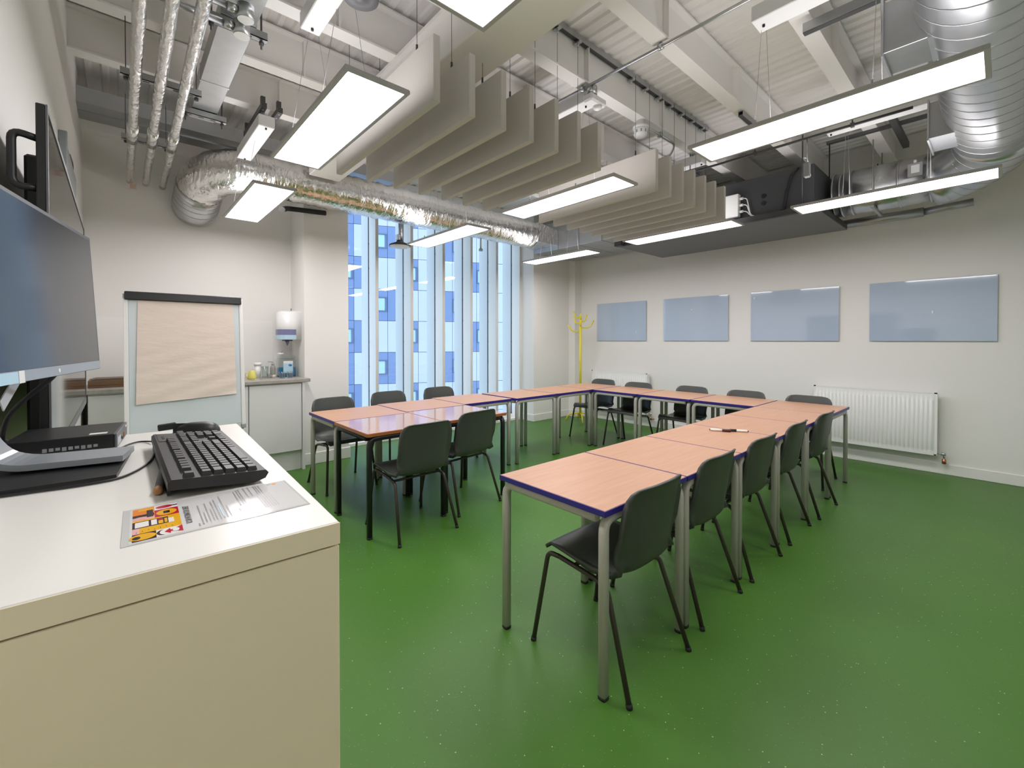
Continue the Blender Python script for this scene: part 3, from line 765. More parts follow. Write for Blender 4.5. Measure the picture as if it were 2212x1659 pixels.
m = MB(); m.box(-.02, .02, -.22, .5, .045, .07); m.build('slotted_bar', 'strut', t)
t = thing('pipe_insulation', 'grey green pipe run below the round duct along the wall', 'pipe', (5.95, .8, 2.62))
m = MB(); m.tube([(0, .42, 0), (0, -.26, 0)], .045, 14); m.build('lagging', 'galv2', t)
m = MB(); m.tube([(0, -.26, 0), (0, -.6, .02)], .034, 12); m.build('pipe', 'galv2', t)
m = MB(); m.tube([(0, .42, 0), (-.25, .42, .03)], .03, 12); m.build('pipe', 'galv2', t)
m = MB(); m.cyl((0, .1, .04), (0, .1, .58), .006, 6); m.build('hanger_rod', 'strut', t)

# conduits, detector, sensor, isolator
t = thing('ceiling_conduit', 'thin steel conduit crossing the ceiling to the white sensor', 'conduit', (2.53, 1.5, 3.175))
m = MB(); m.tube([(0, -1.9, 0), (0, 1.1, 0)], .0105, 10); m.build('pipe', 'galv', t)
for y in (-.06, .56, -1.35):
    m = MB(); m.cyl((0, y - .015, 0), (0, y + .015, 0), .019, 12); m.cyl((0, y, .0), (0, y, .026), .01, 8); m.build('saddle_clip', 'galv', t)
t = thing('ceiling_sensor', 'white box-shaped sensor on the thin steel conduit', 'sensor', (2.60, 2.0, 3.06))
m = MB(); m.cyl((-.04, 0, .055), (-.04, 0, .115), .04, 16); m.build('conduit_box', 'galv', t)
m = MB(); m.box(-.09, .09, -.04, .04, 0, .055, .012); m.build('housing', 'white_plastic', t)
m = MB(); m.lathe([(.034, 0), (.03, -.016), (.014, -.026), (.001, -.028)], (.03, 0, 0), n=16); m.build('lens', 'white_plastic', t)
t = thing('smoke_detector', 'white round smoke detector under the ceiling beam', 'smoke detector', (3.30, 2.06, 3.03))
m = MB(); m.lathe([(.035, .17), (.038, .13), (.066, .12), (.066, .10)], n=20); m.build('base', 'white_plastic', t)
m = MB(); m.lathe([(.058, .10), (.062, .085), (.058, .055), (.045, .035), (.03, .03), (.001, .028)], n=20); m.build('head', 'white_plastic', t)
m = MB()
for a in range(10):
    th = 2 * PI * a / 10; m.box(.056, .0625, -.006, .006, .058, .08, mx=Matrix.Rotation(th, 4, 'Z'))
m.build('vent_slots', 'grey_plastic', t)
t = thing('steel_conduit', 'steel conduit leading away from the smoke detector', 'conduit', (3.36, 2.06, 3.178))
m = MB(); m.tube(fillet([(0, 0, 0), (.52, 0, 0), (.62, .1, -.05), (.62, .6, -.06)], .06, 5), .0105, 10); m.build('pipe', 'galv', t)
m = MB(); m.box(.235, .265, -.02, .02, -.015, .02); m.build('saddle_clip', 'galv', t)
t = thing('isolator_box', 'small grey isolator box hanging from a rod beside the dark unit', 'switch box', (4.26, 1.10, 2.70))
m = MB(); m.box(-.028, .028, -.02, .02, 0, .115, .004); m.build('casing', 'grey_plastic', t)
m = MB(); m.cyl((0, 0, .115), (0, 0, .315), .005, 8); m.build('rod', 'galv', t)
m = MB(); m.tube(fillet([(0, .0, .115), (.0, .03, .17), (.12, .03, .2), (.3, .05, .1)], .05, 4), .004, 6); m.build('cable', 'white_plastic', t)
t = thing('steel_conduit', 'long thin conduit above the two right-hand lights', 'conduit', (4.26, 1.2, 3.02))
m = MB(); m.tube([(0, -.75, 0), (0, 1.35, 0)], .0105, 10); m.build('pipe', 'strut', t)
for y in (-.4, .3, .9):
    m = MB(); m.cyl((0, y, 0), (0, y, .18), .005, 6); m.box(-.016, .016, y - .012, y + .012, -.015, .015); m.build('hanger', 'strut', t)

# left-hand services
for x, lab in ((.082, 'foil-wrapped pipe nearest the left wall'), (.186, 'foil-wrapped pipe in the middle of the three'), (.290, 'foil-wrapped pipe nearest the flat steel duct')):
    t = thing('insulated_pipe', lab, 'pipe', (x, 3.0, 2.82), group='foil-wrapped pipes along the left wall')
    k = .04 if x > .2 else .02 if x > .1 else .01
    P = [Vector((k * (y - 2.2) / 3.2, y - 3.0, 0)) for y in [-.2 + i * .1 for i in range(57)]]
    m = MB(); m.tube(P, .027, 14, rr=[.027 + random.uniform(-.0016, .0016) for _ in P]); m.build('lagging', 'foil', t)
    m = MB(); m.tube([P[42], P[43], P[44], P[45]], .033, 14); m.build('joint_sleeve', 'foil', t)
    if x < .1:
        m = MB(); m.box(.01, .055, 2.36, 2.363, -.075, -.028); m.build('tag', 'pinktag', t)
def strut(x0, x1, y, z, lab, rods=.005):
    t = thing('channel_strut', lab, 'strut', ((x0 + x1) / 2, y, z)); h = (x1 - x0) / 2
    m = MB(); m.box(-h, h, -.02, .02, 0, .004); m.box(-h, h, -.02, -.016, 0, .04); m.box(-h, h, .016, .02, 0, .04); m.build('channel', 'galv2', t)
    m = MB()
    for i in range(int(h * 2 / .07)): m.box(-h + .03 + i * .07, -h + .06 + i * .07, -.006, .006, -.001, .0)
    m.build('slots', 'strut', t)
    if rods:
        for s in (-1, 1):
            m = MB(); m.cyl((s * (h - .025), 0, -.045 if rods > .004 else .0), (s * (h - .025), 0, 3.2 - z), rods, 8); m.cyl((s * (h - .025), 0, -.022), (s * (h - .025), 0, -.006), .012, 6); m.build('threaded_rod', 'strut', t)
strut(.02, .40, 3.36, 2.86, 'dark channel strut over the three foil pipes, nearer one', .0025)
strut(.03, .32, 4.42, 2.86, 'dark channel strut over the three foil pipes, nearer the back wall', .0025)
strut(.33, .60, 2.62, 2.925, 'slotted channel bracket under the near end of the flat duct')
strut(.335, .60, 3.80, 2.925, 'slotted channel bracket under the far end of the flat duct')
t = thing('flat_duct', 'flat galvanised rectangular duct beside the three foil pipes', 'duct', (.47, 2.9, 2.97))
m = MB(); m.box(-.075, .075, -1.4, 1.05, 0, .10, .002); m.build('casing', 'galv', t)
for y in (-.30, .45):
    m = MB(); m.box(-.078, .078, y - .01, y + .01, -.003, .103); m.build('joint_flange', 'galv', t)
t = thing('steel_conduit', 'pair of round conduits above the flat duct, ending in round boxes', 'conduit', (.12, 2.44, 2.875))
for y, z in ((.07, 0), (-.02, .03)):
    m = MB(); m.tube([(-.34, y, z), (.27, y, z)], .016, 12); p_ = m.build('pipe', 'galv', t)
    m = MB(); m.cyl((.27, y, z), (.31, y, z), .02, 12); m.build('coupling', 'galv', p_)
    m = MB(); m.cyl((.345, y, z - .03), (.345, y, z + .035), .036, 20); bx_ = m.build('round_box', 'galv', t)
    m = MB(); m.cyl((.345, y, z - .034), (.345, y, z - .030), .034, 20); m.build('lid', 'white_plastic', bx_)
for x, lab in ((.835, 'short black slotted bracket nearer the flat duct'), (.945, 'short black slotted bracket nearer the panel light')):
    t = thing('slotted_bracket', lab, 'bracket', (x, 4.05, 3.10), group='black slotted brackets')
    m = MB(); m.box(-.018, .018, -.32, .32, 0, .04); m.build('channel', 'strut', t)
    m = MB()
    for i in range(8): m.cyl((-.0, -.28 + i * .075, -.001), (0, -.28 + i * .075, .001), .007, 8)
    m.build('holes', 'galv', t)
    m = MB(); m.box(-.015, .015, -.29, -.26, .04, .10); m.build('fixing', 'strut', t)
    m = MB(); m.box(-.015, .015, .26, .29, .04, .10); m.build('fixing', 'strut', t)
t = thing('ceiling_disc', 'dark grey ceiling disc at the top edge of the picture', 'speaker', (.835, 1.965, 2.9))
m = MB(); m.lathe([(.001, -.006), (.02, -.006), (.024, 0), (.05, .004), (.078, .002), (.08, .010), (.05, .035), (.02, .05)], n=28); m.build('dish', 'casing', t)
m = MB(); m.cyl((0, 0, .05), (0, 0, .30), .009, 10); m.build('stem', 'grey_plastic', t)
t = thing('black_pipe', 'bent black pipe sticking out under the foil duct by the window pier', 'pipe', (1.24, 4.9, 2.66))
m = MB(); m.tube(fillet([(-.06, -.28, -.06), (.08, .08, .06), (.47, .08, .085)], .07, 6), .026, 12); m.build('lagging', 'rubber', t)
m = MB(); m.cyl((-.062, -.285, -.0615), (-.058, -.275, -.0585), .028, 12); m.build('end_cap', 'grey_plastic', t)
t = thing('pendant_disc', 'round dish on a stem hanging in front of the window', 'pendant', (2.585, 4.95, 2.49))
m = MB(); m.lathe([(.001, -.008), (.10, -.002), (.128, .016), (.122, .024), (.06, .05), (.03, .06)], n=32); m.build('dish', 'white_plastic', t)
m = MB(); m.lathe([(.129, .012), (.126, .03), (.06, .056), (.035, .075), (.035, .085)], n=32); m.build('rim', 'darkmetal', t)
m = MB(); m.cyl((.012, 0, .08), (.012, 0, .32), .028, 14); m.box(-.045, -.005, -.03, .03, .08, .15, .004); m.build('stem', 'galv2', t)
t = thing('pendant_sensor', 'small rod sensor hanging before the window, right of the dish', 'sensor', (3.86, 4.98, 2.62))
m = MB(); m.cyl((0, 0, .03), (0, 0, .3), .011, 10); m.build('rod', 'galv2', t)
m = MB(); m.lathe([(.028, 0), (.03, .02), (.022, .035)], n=14); m.build('head', 'galv2', t)

# ------------------------------------------------------------------ whiteboards, radiators, coat stand
bl = ['blue-grey glass whiteboard nearest the coat stand', 'blue-grey glass whiteboard second from the coat stand', 'blue-grey glass whiteboard third from the coat stand', 'blue-grey glass whiteboard above the long radiator, nearest the camera']
pegs = [(-.30, -.17), (.03, .13), (.43, .24), (-.03, -.02)]
for (y0, y1), lab, pg in zip(((3.75, 4.70), (2.502, 3.452), (1.268, 2.214), (.042, .992)), bl, pegs):
    t = thing('glass_whiteboard', lab, 'whiteboard', (XR - .012, (y0 + y1) / 2, 1.656), group='glass whiteboards on the right wall')
    m = MB(); m.box(-.008, .0, -(y1 - y0) / 2, (y1 - y0) / 2, -.315, .315, .0015); m.build('panel', 'board', t)
    m = MB(); m.box(.0, .012, -.3, .3, -.2, .2); m.build('standoff', 'grey_plastic', t)
    m = MB(); m.box(-.014, -.008, pg[0] - .007, pg[0] + .007, pg[1] - .014, pg[1] + .014, .002); m.build('peg', 'white_plastic', t)
def radiator(y0, y1, z0, z1, lab):
    t = thing('panel_radiator', lab, 'radiator', (XR, (y0 + y1) / 2, z0)); h = (y1 - y0) / 2; H = z1 - z0
    m = MB(); n = int(h * 2 / .036)
    ys = []; 
    for i in range(n):
        a = -h + .02 + (2 * h - .04) * i / n; w_ = (2 * h - .04) / n
        ys += [(a, 0), (a + w_ * .28, 0), (a + w_ * .38, -.011), (a + w_ * .90, -.011)]
    ys.append((h - .02, 0)); zs_ = [(.012, 0), (.045, 0), (.062, 1), (H - .085, 1), (H - .068, 0), (H - .012, 0)]
    vs = []; fs = []; K = len(zs_)
    for (yy, d) in ys:
        for (zz, f) in zs_: vs.append((-.112 + d * f, yy, zz))
    for i in range(len(ys) - 1):
        for k in range(K - 1): fs.append((i * K + k, i * K + k + 1, (i + 1) * K + k + 1, (i + 1) * K + k))
    m.add(vs, fs, 0, True)
    m.box(-.112, -.108, -h, -h + .021, .0005, H - .0005); m.box(-.112, -.108, h - .021, h, 0, H); m.box(-.112, -.108, -h, h, 0, .013); m.box(-.112, -.108, -h, h, H - .013, H)
    m.build('front_panel', 'enamel', t)
    for s_ in (-1, 1):
        m = MB(); m.box(-.114, -.045, s_ * h - .002, s_ * h + .002, 0, H - .014); m.build('side_cover', 'enamel', t)
    m = MB(); m.box(-.05, -.046, -h + .003, h - .003, .01, H - .01); m.build('rear_panel', 'enamel', t)
    m = MB(); m.box(-.106, -.052, -h + .004, h - .004, H - .016, H - .010)
    m.build('top_grille', 'enamel', t)
    m = MB(); k = int(h * 2 / .045)
    for i in range(k): m.box(-.100, -.058, -h + .02 + i * .045, -h + .05 + i * .045, H - .0103, H - .009)
    m.build('grille_slots', 'grey_plastic', t)
    m = MB(); m.box(-.05, .0, -h * .7, -h * .7 + .03, .1, H - .1); m.box(-.05, 0, h * .7, h * .7 + .03, .1, H - .1); m.build('wall_bracket', 'white_plastic', t)
    m = MB(); m.tube(fillet([(-.085, -h, .02), (-.085, -h - .05, .02), (-.085, -h - .052, -.02)], .02, 4), .008, 10); m.cyl((-.085, -h - .03, .02), (-.085, -h - .065, .02), .014, 10); v = m.build('valve', 'galv', t)
    m = MB(); m.tube(fillet([(-.085, -h - .052, -.02), (-.085, -h - .052, -.065), (-.0, -h - .052, -.07)], .02, 4), .0085, 10); m.cyl((-.085, -h - .052, -.03), (-.085, -h - .052, -.075), .016, 10); m.build('inlet_pipe', 'copper', v)
radiator(.439, 1.486, .195, .826, 'long white panel radiator at the right, below the whiteboards')
radiator(3.672, 4.742, .195, .837, 'white panel radiator near the coat stand, partly hidden by chairs')

cs = thing('coat_stand', 'yellow steel coat stand in the corner by the window', 'coat stand', (5.72, 4.69, 0))
m = MB(); m.cyl((0, 0, .06), (0, 0, 1.76), .020, 16); m.build('pole', 'yellow', cs)
va = Vector((.745, -.667, 0)); vb = Vector((.667, .745, 0))
hooks = [(1.50, -va, .20, .11), (1.56, va, .22, .12), (1.635, -va, .11, .11), (1.665, va, .11, .11), (1.73, -va, .11, .10), (1.71, -vb, .06, .08), (1.60, -vb, .07, .09)]
for z, d, L, hh in hooks:
    P = fillet([Vector((0, 0, z)), d * L * .72 + Vector((0, 0, z - .008)), d * L + Vector((0, 0, z + hh))], .07, 6)
    m = MB(); m.tube(P, .0105, 10); m.build('hook', 'yellow', cs)
for d in (va, -va, vb, -vb):
    P = fillet([d * .01 + Vector((0, 0, .14)), d * .19 + Vector((0, 0, .13)), d * .25 + Vector((0, 0, .012))], .05, 5)
    m = MB(); m.tube(P, .010, 10); m.build('leg', 'yellow', cs)
    m = MB(); m.tube([d * .01 + Vector((0, 0, .07)), d * .20 + Vector((0, 0, .125))], .006, 8); m.build('brace', 'yellow', cs)

# ------------------------------------------------------------------ alcove: cabinets, worktop, things on it
def cabinet(x0, x1, lab, handle=True):
    t = thing('base_cabinet', lab, 'cabinet', ((x0 + x1) / 2, 5.18, 0)); h = (x1 - x0) / 2
    m = MB(); m.box(-h, h, -.28, .315, .20, .915); m.build('carcass', 'cab', t)
    m = MB(); m.box(-h + .003, h - .003, -.30, -.282, .21, .90, .002); m.build('door', 'cab', t)
    m = MB(); m.box(-h, h, -.25, -.235, 0, .20); m.build('plinth', 'cab', t)
cabinet(.942, 1.425, 'white base cabinet under the right end of the worktop')
cabinet(.385, .938, 'white base cabinet hidden behind the flip chart')
cabinet(-.186, .381, 'white base cabinet behind the big screen')
t = thing('end_panel', 'white end panel closing the cabinet run by the pier', 'panel', (1.441, 5.19, 0)); m = MB(); m.box(-.013, .013, -.318, .31, 0, .915, .002); m.build('panel', 'cab', t)
t = thing('worktop', 'grey stone-look worktop along the alcove wall', 'worktop', (.64, 5.18, .915)); m = MB(); m.box(-.866, .853, -.322, .318, 0, .035, .003); m.box(.853, .866, -.322, -.17, 0, .035, .003); m.build('slab', 'stone', t)
t = thing('paper_towel_dispenser', 'white paper towel dispenser on the pier above the worktop', 'dispenser', (1.495, 5.245, 1.355))
poly = [(0, -.125), (-.12, -.125), (-.165, -.11), (-.20, -.075), (-.215, -.03), (-.215, .03), (-.20, .075), (-.165, .11), (-.12, .125), (0, .125)]
m = MB(); m.prism(poly, .0, .30, 'z', smooth=True); m.prism([(x * .97, y * .97) for x, y in poly], .30, .312, 'z'); m.build('cover', 'white_plastic', t)
m = MB(); m.prism([(-.055, -.1275), (-.121, -.1275), (-.167, -.112), (-.203, -.076), (-.2185, -.03), (-.2185, .03), (-.20, .03), (-.16, -.09), (-.055, -.11)], .052, .112, 'z'); m.build('sight_window', 'mauve', t)
m = MB(); m.prism([(-.055, -.1275), (-.121, -.1275), (-.167, -.112), (-.203, -.076), (-.2185, -.03), (-.2185, .03), (-.20, .03), (-.16, -.09), (-.055, -.11)], .004, .052, 'z'); m.build('lower_window', 'label_blue', t)
m = MB(); m.box(-.15, -.07, -.05, .05, -.012, 0); m.build('outlet', 'darkmetal', t)
m = MB(); m.lathe([(.022, 0), (.014, -.03), (.002, -.055)], (-.11, 0, -.01), n=10); m.build('paper_end', 'mauve', t)
m = MB(); m.cyl((-.07, 0, .31), (-.07, 0, .345), .004, 8); m.build('lock_pin', 'strut', t)
WZ = .95
t = thing('detergent_bottle', 'large clear bottle half full of blue liquid with a paper label', 'bottle', (1.375, 5.26, WZ))
m = MB(); m.box(-.085, .085, -.06, .06, 0, .105, .012); m.build('liquid', 'liquid', t)
m = MB(); m.lathe([(.001, .245), (.030, .245), (.030, .262), (.001, .262)], (-.055, 0, 0), n=14); m.build('cap', 'white_plastic', t)
m = MB(); m.box(-.088, .088, -.063, .063, .0, .205, .02)
m.prism([(-.08, .20), (-.075, .235), (-.03, .245), (-.02, .225), (.02, .225), (.03, .245), (.075, .235), (.085, .20)], -.05, .05, 'y'); m.build('bottle_wall', 'clear', t)
m = MB(); m.box(-.045, .052, -.068, -.064, .045, .175); lb = m.build('label', 'label_blue', t)
m = MB(); m.box(-.043, .050, -.0685, -.068, .148, .174); m.build('label_header', 'art_white', lb)
m = MB(); m.cyl((.018, -.0688, .128), (.018, -.068, .128), .013, 14); m.cyl((.032, -.0688, .126), (.032, -.068, .126), .011, 14); m.build('label_emblem', 'logo_blue', lb)
m = MB(); m.tube([(-.045, 0, .262), (-.035, 0, .29)], .005, 6); m.build('spout', 'grey_plastic', t)
t = thing('soap_bottle', 'small grey pump bottle beside the blue liquid bottle', 'bottle', (1.238, 5.24, WZ))
m = MB(); m.lathe([(.024, 0), (.027, .01), (.027, .10), (.02, .125), (.010, .132)], n=16); m.build('body', 'soap', t)
m = MB(); m.lathe([(.013, .130), (.013, .152), (.005, .155), (.005, .168)], n=12); m.tube([(0, 0, .165), (-.045, 0, .172)], .005, 8); m.build('pump', 'grey_plastic', t)
m = MB(); m.lathe([(.0275, .0), (.0278, .03)], n=16); m.build('label', 'paper', t)
def tumbler(x, y, r, h, lab):
    t = thing('glass_tumbler', lab, 'glass', (x, y, WZ), group='clear glasses on the worktop')
    m = MB(); m.lathe([(.001, .002), (r * .8, 0), (r, h), (r * .93, h), (r * .74, .008), (.001, .008)], n=18); m.build('tumbler', 'clear', t)
tumbler(1.152, 5.20, .036, .125, 'tall clear glass beside the white tub')
tumbler(1.19, 5.16, .030, .05, 'low clear glass between the tall glass and the pump bottle')
tumbler(1.285, 5.06, .032, .07, 'clear glass in front of the blue bottle, on the left')
tumbler(1.362, 5.07, .034, .07, 'clear glass in front of the blue bottle, on the right')
t = thing('white_tub', 'white lidded tub behind the yellow cup', 'tub', (1.098, 5.26, WZ))
m = MB(); m.lathe([(.030, 0), (.030, .135)], n=20); m.build('body', 'white_plastic', t)
m = MB(); m.lathe([(.036, .134), (.036, .16), (.030, .164)], n=20); m.build('lid', 'white_plastic', t)
t = thing('yellow_cup', 'upturned yellow cup at the left of the worktop things', 'cup', (1.025, 5.16, WZ))
m = MB(); m.lathe([(.040, 0), (.042, .012), (.028, .088), (.024, .09)], n=18); m.build('body', 'cupyellow', t)
m = MB(); m.tube(arc((-.036, 0, .045), .024, PI / 2, 3 * PI / 2, 8, (1, 0, 0), (0, 0, 1)), .005, 8); m.build('handle', 'cupyellow', t)
t = thing('teaspoon', 'teaspoon lying before the yellow cup', 'spoon', (1.0, 5.00, WZ + .004))
m = MB(); m.tube([(0, 0, .002), (.09, .02, .002)], .003, 6); m.lathe([(.001, -.004), (.014, .0), (.012, .003), (.001, .003)], (-.012, -.003, .003), n=12); m.build('spoon', 'galv', t)
t = thing('wooden_tray', 'dark wooden tray on the worktop behind the big screen', 'tray', (.09, 5.20, WZ))
m = MB(); m.box(-.28, .28, -.15, .15, 0, .018, .004); m.box(-.28, .28, -.15, -.135, .018, .062, .003); m.box(-.28, .28, .135, .15, .018, .062, .003); m.box(-.28, -.265, -.135, .135, .018, .062, .003); m.box(.265, .28, -.135, .135, .018, .062, .003); m.build('tray', 'brownwood', t)
t = thing('wooden_tray', 'black-rimmed tray lying inside the wooden tray', 'tray', (.09, 5.20, WZ + .0185))
m = MB(); m.box(-.26, .26, -.13, .13, 0, .052, .004); m.build('tray', 'strut', t)
m = MB(); m.box(-.24, .24, -.11, .11, .052, .056); m.build('mat', 'brownwood', t)

# ------------------------------------------------------------------ flip chart
fcx = thing('flip_chart', 'flip chart easel with blank cream paper pad', 'flip chart', (.415, 4.30, 0))
tilt = Matrix.Translation((0, 0, .70)) @ Matrix.Rotation(R(-5), 4, 'X')
FW = .372
m = MB(); m.box(-FW + .014, FW - .014, -.010, .010, -.05, 1.00, .003, mx=tilt); m.build('board', 'flipboard', fcx)
for s in (-1, 1):
    m = MB(); m.box(s * FW - .014, s * FW + .014, -.018, .018, -.06, 1.0, .004, mx=tilt); r_ = m.build('side_rail', 'white_plastic', fcx)
    m = MB(); m.box(s * FW - .017, s * FW + .017, -.022, .022, -.09, -.055, .005, mx=tilt); m.build('end_cap', 'grey_plastic', r_)
m = MB(); m.box(-FW - .006, FW + .002, -.034, .016, .955, 1.018, .005, mx=tilt); m.build('clamp_bar', 'black_plastic', fcx, )
m = MB(); m.box(-FW - .016, -FW - .006, -.026, .012, .965, 1.0, .003, mx=tilt); m.build('clamp_end', 'grey_plastic', fcx)
# paper pad with a gently curling bottom
vs = []; fs = []
for i in range(25):
    z = .957 - i * .0322
    for j in range(13):
        x = -.302 + .618 * j / 12
        sag = .004 * math.sin(j * .9 + i * 1.7) * (i / 24) + .010 * (i / 24) ** 2
        xs_ = x - .018 * (i / 24) * (1 if j < 6 else -.4)
        vs.append((xs_, -.016 - sag, z + (.035 * (j / 12 - .5) * (i / 24) ** 3)))
for i in range(24):
    for j in range(12): fs.append((i * 13 + j, i * 13 + j + 1, (i + 1) * 13 + j + 1, (i + 1) * 13 + j))
m = MB(); m.add(vs, fs, 0, True, mx=tilt); m.build('paper_pad', 'paper', fcx)
for s in (-1, 1):
    m = MB(); m.tube([(s * FW * .97, .0, .62), (s * FW * 1.02, -.10, 0)], .014, 10); m.build('leg', 'white_plastic', fcx)
    m = MB(); m.tube([(s * FW * .5, .09, 1.64), (s * FW * .62, .46, 0)], .012, 10); m.build('leg', 'white_plastic', fcx)
t = thing('board_eraser', 'small black eraser at the foot of the flip chart board', 'eraser', (.268, 4.185, .703))
m = MB(); m.box(-.055, .055, -.026, -.004, -.024, .024, .006, mx=Matrix.Rotation(R(-4), 4, 'Y')); m.build('body', 'black_plastic', t)
m = MB(); m.box(-.05, .05, -.004, .002, -.02, .02); m.build('felt', 'grey_plastic', t)

# ------------------------------------------------------------------ white desk in the foreground
DZ = 1.10; DR = R(-2.4)
dk = thing('white_desk', 'tall white desk unit in the left foreground', 'desk', (.226, .608, 0), DR)
W_, D_ = .428, .93
m = MB(); m.box(-W_, 0, 0.0012, D_, DZ - .030, DZ, .002); m.build('worktop', 'desk', dk)
m = MB(); m.box(-W_, 0, 0, .0012, DZ - .030, DZ - .001); m.build('warm_lit_edge', 'deskbody', dk)  # worktop's front face, its warm dim lighting painted as a beige strip
m = MB(); m.box(-W_, -.002, .003, D_, .06, DZ - .0325); m.build('carcass', 'deskbody', dk)
m = MB(); m.box(-W_, -.001, .0005, .003, .05, DZ - .0325, .001); m.build('front_panel', 'deskbody', dk)
m = MB(); m.box(-W_ + .02, -.03, .03, D_ - .03, 0, .06); m.build('plinth', 'deskbody', dk)

# monitor
MR = R(-11.8)
far = Vector((-.033, 1.479, 0)); d_ = Vector((math.sin(-MR), math.cos(MR), 0))
mo = thing('computer_monitor', 'black computer monitor on a silver stand, cut by the left edge', 'monitor', far - d_ * .27 + Vector((0, 0, DZ + .0095)), MR)
# local: x = towards the viewer of the screen, y = along the screen
zb, zt = 1.281 - DZ - .0095, 1.598 - DZ - .0095
tm = Matrix.Translation((0, 0, zb)) @ Matrix.Rotation(R(-3), 4, 'Y')
hh = zt - zb
m = MB(); m.box(-.030, -.004, -.27, .27, 0, hh, .004, mx=tm); m.build('housing', 'silver', mo)
m = MB(); m.box(-.004, .0, -.2695, .2695, 0, hh, .001, mx=tm); bz = m.build('bezel', 'black_plastic', mo)
m = MB(); m.box(.0, .0006, -.262, .262, .020, hh - .008, mx=tm); m.build('screen', 'screen', mo)
m = MB(); m.box(.0, .0008, -.2695, .2695, 0.001, .0195, mx=tm); m.build('chin', 'silver', mo)
m = MB(); m.cyl((.0006, .012, .010), (.0014, .012, .010), .004, 14, mx=tm); m.build('emblem', 'white_plastic', mo)
m = MB(); m.box(.0008, .0016, -.262, -.160, .0, .018, mx=tm); m.build('sticker', 'label_blue', mo)
m = MB(); m.box(.0008, .0018, -.158, -.138, -.001, .019, mx=tm); m.build('sticker', 'white_plastic', mo)
m = MB(); m.box(-.120, -.03, -.04, .04, hh * .35, hh * .68, .01, mx=tm); m.build('mount_block', 'black_plastic', mo)
# curved silver stand: neck drops behind the screen and sweeps forward into the foot
pr = [(-.118, .30), (-.122, .20), (-.118, .11), (-.105, .050), (-.080, .016), (-.045, .004), (.105, .004)]
pr = fillet([(p[0], 0, p[1]) for p in pr], .03, 3)
def strip(pts, w0, w1, th):
    v2 = []; f2 = []; n = len(pts)
    for i, p in enumerate(pts):
        k = i / (n - 1); w = w0 + (w1 - w0) * k
        t = (Vector(pts[min(i + 1, n - 1)]) - Vector(pts[max(i - 1, 0)])).normalized(); nn = Vector((-t.z, 0, t.x))
        for s, q in ((-1, 0), (1, 0), (1, 1), (-1, 1)): v2.append(Vector(p) + nn * (th * q) + Vector((0, s * w, 0)))
    for i in range(n - 1):
        for k in range(4): f2.append((i * 4 + k, i * 4 + (k + 1) % 4, i * 4 + 4 + (k + 1) % 4, i * 4 + 4 + k))
    f2.append((0, 1, 2, 3)); f2.append((n * 4 - 4, n * 4 - 3, n * 4 - 2, n * 4 - 1))
    b = MB(); b.add(v2, f2, 0, False); return b
strip(pr, .046, .046, .011).build('stand', 'silver', mo)
m = MB(); m.lathe([(.022, -.012), (.022, .012)], (-.118, 0, .13), n=18, ax='x'); m.build('cable_hole', 'black_plastic', mo)
# paper tag hanging behind the screen
m = MB(); m.box(-.09, -.07, -.145, -.142, -.0, .0); 
t = thing('paper_tag', 'white paper tag hanging below the computer monitor', 'tag', (-.152, 1.285, 1.262), MR)
m = MB(); m.box(-.001, .001, -.060, .045, -.012, .012, mx=Matrix.Rotation(R(35), 4, 'X')); m.build('tag', 'art_white', t)

# black mat, mini pc, keyboard, mouse, pen, cables
m = MB(); m.prism([(.022, 1.300), (-.004, 1.062), (-.10, 1.066), (-.20, 1.072), (-.20, 1.330)], DZ + .0005, DZ + .0085, 'z')
tag(m.build('desk_mat', 'black_plastic'), 'flat black mat under the monitor stand', 'desk mat')
pc = thing('mini_computer', 'flat black mini computer lying on the desk behind the mat', 'computer', (-.083, 1.452, DZ + .0015), R(-6))
m = MB(); m.box(-.0895, .085, -.0915, .0915, 0.003, .035, .0015); m.build('case', 'black_plastic', pc)
m = MB(); m.box(.085, .0895, -.0915, .0915, 0.002, .0345, .001); fp = m.build('front_panel', 'casing', pc)
m = MB(); m.box(.0895, .0899, -.080, -.030, .006, .024); m.build('port_strip', 'silver', fp)
m = MB(); m.box(.0899, .0903, -.020, -.012, .010, .016); m.box(.0899, .0903, -.002, .012, .006, .012); m.build('port', 'rubber', fp)
m = MB(); m.box(.0899, .092, .020, .026, .008, .020); m.build('port_tab', 'orange_tip', fp)
m = MB(); m.box(.0899, .0901, .055, .075, .026, .031); m.build('badge', 'white_plastic', fp)
m = MB(); m.box(.040, .070, -.075, -.055, .035, .0354); m.build('sticker', 'white_plastic', pc)
m = MB()
for i in range(9): m.box(-.03 + i * .010, -.023 + i * .010, -.0919, -.0915, .008 + (i % 3) * .001, .016)
m.build('rating_label', 'grey_plastic', pc)
m = MB(); m.box(-.08, -.05, -.08, .08, -.0015, .003); m.box(.05, .08, -.08, .08, -.0015, .003); m.build('rubber_foot', 'rubber', pc)

kb = thing('keyboard', 'black full-size keyboard on the white desk', 'keyboard', (.1255, 1.086, DZ), R(0.0))
